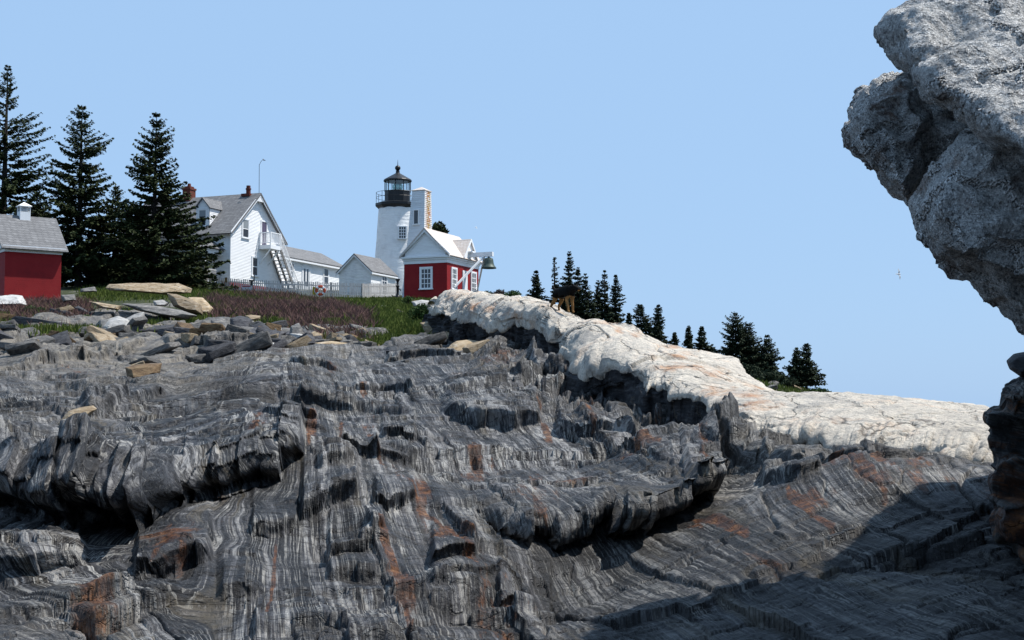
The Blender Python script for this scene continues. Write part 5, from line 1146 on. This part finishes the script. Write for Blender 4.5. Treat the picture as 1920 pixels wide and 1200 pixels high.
BD = [
 ([(198,538),(205,531),(260,529),(335,530),(361,540),(358,548),(320,552),(270,548),(205,543)], 70, 1.8, 'st_tan', 'long flat tan slab lying highest in front of the house', .05),
 ([(313,548),(330,550),(360,560),(378,570),(380,588),(350,584),(325,572)], 62, 1.8, 'st_tan', 'big tan tilted boulder below the long flat slab', .05),
 ([(352,556),(380,556),(402,578),(395,590),(370,588)], 63, 1.4, 'st_tan', 'tan boulder leaning on the right of the big tilted boulder', .05),
 ([(228,568),(240,567),(300,573),(340,580),(370,590),(350,597),(300,590),(255,580)], 59, 1.8, 'st_grey', 'long thin grey slab sloping down under the tan boulder', .04),
 ([(165,563),(180,566),(215,570),(230,572),(225,580),(190,576)], 60, 1.5, 'st_tan', 'flat tan slab left of the long thin grey slab', .04),
 ([(190,611),(200,598),(222,590),(240,596),(252,612),(240,622),(192,622)], 54, 1.4, 'st_white', 'white angular boulder at the left of the white pair', .05),
 ([(228,598),(250,588),(270,583),(272,600),(260,616),(238,618)], 55, 1.3, 'st_white', 'taller white boulder at the right of the white pair', .05),
 ([(285,562),(305,560),(318,566),(312,572),(290,572)], 62, .9, 'st_white', 'small white stone left of the big tan boulder', .04),
 ([(0,553),(20,551),(42,553),(52,571),(30,573),(-20,573),(-20,556)], 66, 1.5, 'st_white', 'pale boulder in front of the red shed plinth', .05),
 ([(-10,608),(15,606),(28,614),(10,621),(-12,622)], 56, 1.2, 'st_white', 'white boulder at the left edge in the brush', .04),
 ([(150,540),(178,536),(182,545),(150,547)], 76, 1.4, 'st_grey', 'flat grey block between the spruce trunks', .04),
 ([(114,552),(140,550),(145,562),(118,565)], 68, 1.2, 'st_grey', 'grey stone right of the red shed corner', .04),
 ([(235,692),(250,688),(275,684),(303,684),(300,702),(270,716),(255,721),(240,716)], 30, .8, 'st_rust', 'rusty brown block standing on the pale ledge', .03),
 ([(303,690),(318,680),(334,684),(332,698),(312,704)], 31, .6, 'st_grey', 'rounded grey block right of the rusty brown block', .03),
 ([(128,755),(150,748),(175,744),(182,750),(165,765),(140,785),(115,790),(108,778)], 23, .7, 'st_tan', 'pale wedge of rock on the left ledge', .03),
 ([(788,615),(800,612),(820,616),(835,628),(858,645),(850,652),(815,650),(800,640)], 46, 1.6, 'st_tan', 'large tan boulder tilted at the end of the grass', .05),
 ([(828,684),(835,668),(855,652),(880,650),(915,656),(918,662),(890,680),(850,688)], 39, 1.6, 'st_tan', 'layered tan boulder below the dark hollow of the ridge', .05),
 ([(520,598),(530,594),(550,596),(556,606),(540,613),(522,612)], 47, .8, 'st_grey', 'squared grey block highest in the rubble heap', .03),
 ([(545,624),(560,618),(568,630),(566,650),(548,652),(542,640)], 45, .7, 'st_grey', 'upright banded grey block in the rubble heap', .03),
 ([(628,635),(645,631),(648,640),(645,652),(630,652)], 44, .6, 'st_grey', 'small squared grey block right of the rubble heap', .03),
 ([(672,645),(690,642),(694,658),(680,662),(672,660)], 43, .6, 'st_white', 'pale squared block at the right end of the rubble', .03),
 ([(560,664),(575,652),(590,658),(592,672),(570,676)], 41.5, .7, 'st_dark', 'dark pointed block at the foot of the rubble heap', .03),
 ([(590,668),(620,664),(657,668),(657,674),(610,675),(592,674)], 41, .5, 'st_tan', 'long flat plank of stone at the foot of the rubble heap', .02),
 ([(655,612),(672,615),(690,622),(688,628),(668,624),(656,618)], 48, .6, 'st_grey', 'thin tilted slab above the right of the rubble heap', .02),
 ([(458,590),(470,588),(489,590),(488,596),(468,600)], 52, .6, 'st_tan', 'pale flat stone at the edge of the purple brush', .03),
 ([(430,600),(450,596),(472,602),(474,622),(455,632),(432,628)], 48, 1.2, 'st_dark', 'dark square outcrop block left of the rubble heap', .05),
 ([(395,605),(415,600),(432,612),(430,632),(400,634)], 47, 1.0, 'st_grey', 'grey outcrop block left of the dark square block', .05),
 ([(470,620),(490,612),(505,622),(508,638),(480,640)], 46, 1.0, 'st_dark', 'dark layered block between outcrop and rubble heap', .05),
 ([(770,564),(790,560),(808,562),(800,574),(776,574)], 66, .9, 'st_white', 'white boulder at the foot of the bell house wall', .04),
 ([(1886,668),(1900,655),(1925,650),(1950,660),(1940,690),(1915,700),(1892,684)], 12.4, .5, 'st_dark', 'small pale-edged stone balanced on the dark rock stack', .02),
 ([(1345,680),(1352,670),(1375,672),(1384,690),(1380,702),(1355,694)], 32, 1.0, 'st_grey', 'grey squared block behind the orange granite bulge', .04),
]
for i, (ol, D, th, mt, lab, am) in enumerate(BD):
    boulder(ol, D, th, mt, lab, 300 + i, name='boulder' if th > .9 else 'stone', cat='boulder' if th > .9 else 'stone', amp=am, strat=.02 if 'layered' in lab or 'banded' in lab else 0)
# loose rubble: countable stones that nothing tells apart
g = random.Random(5)
protos = []
def stone_mesh(seed):
    r = random.Random(seed); pts = []
    for _ in range(16): pts.append((r.uniform(-1, 1), r.uniform(-.7, .7), r.uniform(-.45, .45)))
    for sx in (-1, 1):
        for sy in (-1, 1):
            for sz in (-1, 1): pts.append((sx * r.uniform(.7, 1), sy * r.uniform(.45, .7), sz * r.uniform(.25, .45)))
    return hull_obj('rubble_stone', pts, None, None, 2, .07, seed, .06).data
sm_ = [stone_mesh(s) for s in range(9)]
for m in sm_: m.materials.clear()
for o in [o for o in COL.objects if o.name.startswith('rubble_stone')]: bpy.data.objects.remove(o)
mats_ = ['st_grey', 'st_grey', 'st_grey', 'st_tan', 'st_tan', 'st_white', 'st_dark', 'st_dark', 'st_rust']
smm = {}
for k, m in enumerate(sm_):
    for t_ in set(mats_):
        c = m.copy(); c.materials.append(M[t_]); c.name = 'rubble_stone'; smm[k, t_] = c
def scatter(n, region, sz, group, label, flat=1.0, name='rubble_stone', wts=mats_):
    k = 0; tries = 0
    while k < n and tries < n * 40:
        tries += 1; px = g.uniform(region[0], region[1]); D = math.exp(g.uniform(math.log(region[2]), math.log(region[3])))
        if len(region) > 4 and not region[4](px, D): continue
        s = g.uniform(*sz) * (1 if g.random() < .8 else 1.5); z = max(rock_top(px, D), float(gz(px, D)) if D > 46 else -99)
        p = P(px, float(brow(px, D)), D); o = bpy.data.objects.new(name, smm[g.randrange(9), g.choice(wts)]); COL.objects.link(o)
        o.location = (p[0], p[1], z + s * .04); o.scale = (s * g.uniform(.8, 1.5), s * g.uniform(.8, 1.2), s * g.uniform(.7, 1.2) * flat); o.rotation_euler = (g.uniform(-.45, .45), g.uniform(-.45, .45), g.uniform(0, 6.28))
        tag(o, label, 'stone', group); k += 1
scatter(75, (505, 700, 41, 49), (.13, .36), 'loose rubble below the purple brush', 'loose broken stone in the rubble heap below the purple brush')
scatter(40, (360, 515, 42, 52), (.14, .40), 'loose rubble by the dark outcrop', 'loose broken stone around the dark outcrop below the porch')
scatter(24, (345, 525, 40.5, 46), (.30, .62), 'blocks of the dark outcrop', 'angular grey block of the broken outcrop below the porch', .75, wts=['st_grey', 'st_dark', 'st_dark', 'st_grey', 'st_rust'])
scatter(15, (-60, 300, 36, 46), (.3, .62), 'slabs on the upper left ledge', 'pale flat slab half sunk in the upper left ledge', .45, wts=['st_grey', 'st_grey', 'st_grey', 'st_tan'])
scatter(60, (-60, 330, 44, 64), (.18, .55), 'loose rubble below the shed', 'loose angular stone on the slope below the red shed', .6)
scatter(26, (690, 840, 56, 90), (.10, .30), 'stones in the grass by the bell house', 'small pale stone lying in the grass below the bell house', .7, wts=['st_white', 'st_grey', 'st_tan'])
scatter(30, (1390, 1560, 92, 100), (.15, .55), 'stones on the far bank', 'stone on the far bank below the dark spruces', .7)
scatter(16, (700, 1060, 33, 44), (.10, .28), 'stones under the granite ridge', 'loose stone on the ledge below the dark side of the ridge')

# ================================================================== overhanging boulder and rock stack at the right edge
def remesh(name, lumps, voxel, amp, seed, mat, sharp=.0, cell=.9):
    bm = bmesh.new()
    for lump in lumps:
        vs = [bm.verts.new(p) for p in lump]; r = bmesh.ops.convex_hull(bm, input=vs)
    me = bpy.data.meshes.new(name); bm.to_mesh(me); bm.free(); o = link(name, me)
    m = o.modifiers.new('r', 'REMESH'); m.mode = 'VOXEL'; m.voxel_size = voxel
    s = o.modifiers.new('s', 'SMOOTH'); s.iterations = 2; s.factor = .5
    dg = bpy.context.evaluated_depsgraph_get(); ev = o.evaluated_get(dg).to_mesh()
    n = len(ev.vertices); co = np.zeros(n * 3, np.float32); no = np.zeros(n * 3, np.float32); ev.vertices.foreach_get('co', co); ev.vertices.foreach_get('normal', no); co = co.reshape(-1, 3).astype(float); no = no.reshape(-1, 3)
    fc = np.array([p.vertices[:] for p in ev.polygons if len(p.vertices) == 4]); o.evaluated_get(dg).to_mesh_clear()
    bpy.data.objects.remove(o)
    d = amp * 1.5 * (np.floor(3.5 * f3(co, 1.0, 4, seed + 40)) / 3.5) + amp * f3(co, 1.1, 3, seed) + amp * .9 * (.5 - np.abs(f3(co, 1.9, 4, seed + 4)) * 2.2) + amp * .45 * f3(co, 6, 3, seed + 9) + amp * .22 * f3(co, 18, 3, seed + 12) 
    if sharp:  # horizontal partings
        z = co[:, 2] + .12 * f3(co, 1.2, 3, seed + 20); d += sharp * (sstep(0, .25, np.abs((z / cell) % 1 - .5)) - .8)
    me = mesh_np(name, co + no * d[:, None], fc); ru = np.clip(1.1 * f3(co, 1.3, 4, seed + 30) + .12, 0, 1); shd = np.full(len(co), 1.0)  # shade channel at full, so the shaded stack's slate is coloured darker
    attr_col(me, 'mask', ru, ru * 0, shd); attr_vec(me, 'strata', np.stack([co[:, 2] * 1.2 + .3 * co[:, 0] + .15 * f3(co, 1.0, 3, 8), co[:, 1], co[:, 0]], -1))
    return link(name, me, M[mat])
def lump(ol, D, thick, lean=0.0, sh=.72):
    a = np.array(ol, float); c = a.mean(0); pts = []
    for (x, y) in ol:
        for s_, dd in ((1, 0), (.93, -thick * .30), (.93, thick * .3), (sh, -thick * .5), (sh, thick * .5)):
            pts.append(V(c[0] + (x - c[0]) * s_, c[1] + (y - c[1]) * s_, D + dd + lean * (c[1] - y) / 300)); 
    return pts
LB = [
 lump([(1652,58),(1662,32),(1700,12),(1745,-8),(1900,-70),(2150,-60),(2150,150),(1900,190),(1790,190),(1730,118),(1690,110),(1668,104)], 11.0, 2.2, 1.2),
 lump([(1612,172),(1640,152),(1690,140),(1730,146),(1760,220),(1752,330),(1705,388),(1672,352),(1640,332),(1605,296),(1591,268),(1594,232),(1606,205)], 12.0, 1.6, .5),
 lump([(1720,100),(1800,60),(1900,100),(1860,230),(1760,300),(1735,200)], 12.1, 1.2),
 lump([(1716,128),(1760,104),(1850,92),(1960,90),(2080,120),(2050,220),(1900,250),(1800,200),(1738,176)], 9.9, 1.3, .9),
 lump([(1786,176),(1850,140),(1960,130),(2150,150),(2150,420),(1960,330),(1870,250),(1800,210)], 9.5, 1.2, 1.2),
 lump([(1800,240),(1860,220),(1990,240),(2200,260),(2200,560),(1990,560),(1880,505),(1800,505),(1758,480),(1738,440),(1722,415),(1716,380),(1745,320),(1770,280)], 10.1, 2.0, .3),
 lump([(1800,480),(1990,430),(2250,430),(2250,760),(2060,700),(1935,618),(1890,588),(1850,545),(1830,522)], 10.6, 2.2),
 lump([(1750,230),(1850,200),(1900,330),(1820,400),(1760,370)], 11.9, 1.4),
 lump([(2050,-120),(2600,-150),(2700,900),(2250,900),(2080,600)], 11.5, 5),
 [(x, y, z) for x in (4.4, 11) for y in (3.0, 12) for z in (-.8, 2.6)] + [(9, 5, 4.2), (9, 11, 4.2), (3.4, 4.5, 1.6), (3.4, 8, 1.7)],  # unseen mass added out of frame to block sky and deepen the shade
]
o = remesh('overhanging_boulder', LB, .024, .10, 500, 'pitted'); tag(o, 'huge pitted grey granite boulder overhanging at the right edge', 'boulder')
LS = [
 lump([(1866,742),(1885,722),(1925,705),(2000,700),(2050,760),(1990,800),(1890,790)], 12.3, 1.2),
 lump([(1838,768),(1860,762),(1950,770),(2060,790),(2060,880),(1920,890),(1862,866),(1844,820)], 12.2, 1.5, 0, .85),
 lump([(1850,868),(1900,850),(2060,850),(2080,1010),(1930,1000),(1862,960),(1848,920)], 12.0, 1.8, 0, .85),
 lump([(1846,930),(1900,920),(2100,950),(2120,1120),(1950,1090),(1860,1010)], 11.7, 2.0),
 lump([(1930,640),(2300,560),(2500,1000),(2300,1200),(2000,1100),(1940,850)], 12.6, 3.0),
]
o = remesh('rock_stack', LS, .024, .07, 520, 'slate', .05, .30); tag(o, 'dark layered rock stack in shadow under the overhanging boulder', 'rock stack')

# ================================================================== dog
def skin_body(name, verts, edges, radii, mat, parent=None, sub=2, rootv=0):
    me = bpy.data.meshes.new(name); me.from_pydata(verts, edges, []); o = link(name, me, None, parent)
    m = o.modifiers.new('skin', 'SKIN'); m.use_smooth_shade = True; s = o.modifiers.new('sub', 'SUBSURF'); s.levels = s.render_levels = sub
    if not me.skin_vertices: me.attributes  # layer is made by the modifier
    sv = me.skin_vertices[0].data if me.skin_vertices else None
    for i, r in enumerate(radii):
        rr = r if isinstance(r, tuple) else (r, r); sv[i].radius = rr
    sv[rootv].use_root = True
    dg = bpy.context.evaluated_depsgraph_get(); me2 = bpy.data.meshes.new_from_object(o.evaluated_get(dg)); bpy.data.objects.remove(o)
    me2.polygons.foreach_set('use_smooth', [True] * len(me2.polygons)); me2.materials.clear(); me2.name = name
    return link(name, me2, mat, parent)
def dogmat():
    t = NT('black_and_tan_fur'); m = t.sep(t.attr('mask', 'Color'))[0]; o = t.obj()
    n = t.noise(o, 18, 4); f = t.ramp(t.math('ADD', m, t.math('MULTIPLY', t.math('SUBTRACT', n, .5), .35)), [(.42, 0), (.58, 1)])
    t.b.inputs['Specular IOR Level'].default_value = .08; c = t.mix(f, (.004, .004, .004), t.ramp(n, [(.3, (.17, .085, .03)), (.7, (.33, .19, .075))])); return t.fin(c, .75, t.bump(t.noise(o, 60, 4), .01, .6))
M['dog'] = dogmat()
# x forward, y left, z up (metres)
dv = [(-.28,0,.56),(-.10,0,.545),(.10,0,.55),(.22,0,.57),(.33,0,.60),(.42,0,.60),(.50,0,.585),(.58,0,.555),
      (-.34,0,.60),(-.41,0,.65),(-.44,0,.70),(-.46,0,.74),
      (-.26,.085,.48),(-.20,.10,.36),(-.34,.10,.22),(-.31,.10,.06),(-.25,.10,.022),
      (-.26,-.085,.48),(-.24,-.10,.36),(-.39,-.10,.22),(-.37,-.10,.06),(-.31,-.10,.022),
      (.21,.085,.46),(.18,.09,.33),(.21,.09,.20),(.215,.09,.06),(.26,.09,.022),
      (.21,-.085,.46),(.19,-.09,.33),(.24,-.09,.20),(.25,-.09,.06),(.295,-.09,.022),
      (.40,.055,.66),(.385,.07,.72),(.40,-.055,.66),(.385,-.07,.72)]
de = [(0,1),(1,2),(2,3),(3,4),(4,5),(5,6),(6,7),(0,8),(8,9),(9,10),(10,11),(0,12),(12,13),(13,14),(14,15),(15,16),(0,17),(17,18),(18,19),(19,20),(20,21),(3,22),(22,23),(23,24),(24,25),(25,26),(3,27),(27,28),(28,29),(29,30),(30,31),(5,32),(32,33),(5,34),(34,35)]
drad = [.135,.135,.155,.145,.10,.095,.06,.042,.05,.04,.035,.02,.085,.06,.032,.026,.034,.085,.06,.032,.026,.034,.07,.045,.032,.027,.034,.07,.045,.032,.027,.034,.035,.012,.035,.012]
dp = ridge_at(1058, 593) + Vector((0, 0, .06))
dog = empty('dog', dp, R(-52), 'black and tan dog standing on the white granite ridge', 'dog')
bo = skin_body('body', dv, de, drad, M['dog'], dog, 2, 2)
co = np.zeros(len(bo.data.vertices) * 3, np.float32); bo.data.vertices.foreach_get('co', co); co = co.reshape(-1, 3)
tanm = np.clip(sstep(.42, .36, co[:, 2]) * .85 + sstep(.50, .56, co[:, 0]) * sstep(.58, .53, co[:, 2]) + .8 * sstep(.48, .40, co[:, 2]) * sstep(.15, .3, np.abs(co[:, 0])), 0, 1); attr_col(bo.data, 'mask', tanm, tanm, tanm)
for v in bo.data.vertices: pass
MB().lathe([(.008, -.01), (.018, 0), (.008, .01)], 8, (.615, 0, .565)).build('nose', M['black'], dog)
for s in (-1, 1): MB().lathe([(.004, -.01), (.011, 0), (.004, .01)], 8, (.475, s * .052, .625)).build('eye', M['black'], dog)
dog.scale = (1.0, 1.0, 1.0)

# ================================================================== gulls in flight
def gull(px, py, D, span, yaw, bank, label):
    r = empty('gull', V(px, py, D), yaw, label, 'gull'); r.rotation_euler = (bank, 0, yaw); s = span / 1.3
    MB().tube([(-.30*s, 0, 0), (-.2*s, 0, .0), (0, 0, 0), (.16*s, 0, .02*s), (.24*s, 0, .03*s), (.31*s, 0, .015*s)], [.03*s, .05*s, .075*s, .06*s, .042*s, .008*s], 10).build('body', M['gull'], r, smooth=True)
    for sd_ in (-1, 1):
        b = MB(); pts = [(0.10, .04, 0), (.16, .30, .10), (.06, .65, .05), (-.02, .64, .045), (-.02, .30, .09), (-.08, .05, 0)]; pts = [(x*s, y*s*sd_, z*s) for x, y, z in pts]
        b.prism(pts[:2] + pts[4:], (0, 0, -.015*s)); b.prism(pts[1:5], (0, 0, -.012*s)); b.build('wing', M['gullg'], r)
    MB().prism([(-.28*s, -.03*s, 0), (-.42*s, -.08*s, 0), (-.42*s, .08*s, 0), (-.28*s, .03*s, 0)], (0, 0, .01*s)).build('tail', M['gull'], r)
gull(893, 427, 150, .55, R(20), R(40), 'small grey gull flying just right of the bell house roof')
gull(1685, 514, 170, 1.35, R(25), R(78), 'pale gull flying on its side below the overhanging boulder')
# ================================================================== light and sky
SUN_EL, SUN_AZ = R(62), R(12)         # azimuth from +X towards +Y
sd = Vector((math.cos(SUN_EL) * math.cos(SUN_AZ), math.cos(SUN_EL) * math.sin(SUN_AZ), math.sin(SUN_EL)))
sl = bpy.data.lights.new('sun', 'SUN'); sl.energy = 5.0; sl.angle = R(.5); sl.color = (1, .96, .9)
so = bpy.data.objects.new('sun', sl); COL.objects.link(so); so.rotation_euler = sd.to_track_quat('Z', 'Y').to_euler(); so.location = (30, 0, 60)
w = bpy.data.worlds.new('World'); sc.world = w; w.use_nodes = True; t = w.node_tree; t.nodes.clear()
sky = t.nodes.new('ShaderNodeTexSky'); sky.sky_type = 'NISHITA'; sky.sun_disc = False; sky.sun_elevation = SUN_EL; sky.sun_rotation = R(90) - SUN_AZ
sky.air_density = 1.0; sky.dust_density = 1.0; sky.ozone_density = 1.5; sky.altitude = 10
bg = t.nodes.new('ShaderNodeBackground'); bg.inputs[1].default_value = .12; wo = t.nodes.new('ShaderNodeOutputWorld')
mx = t.nodes.new('ShaderNodeMix'); mx.data_type = 'RGBA'; mx.inputs[0].default_value = .88; mx.inputs[7].default_value = (.295 / .12, .462 / .12, .70 / .12, 1)
t.links.new(sky.outputs[0], mx.inputs[6]); t.links.new(mx.outputs[2], bg.inputs[0]); t.links.new(bg.outputs[0], wo.inputs[0])
vs = sc.view_settings; vs.view_transform = 'Standard'; vs.look = 'None'; vs.exposure = .4; vs.gamma = 1
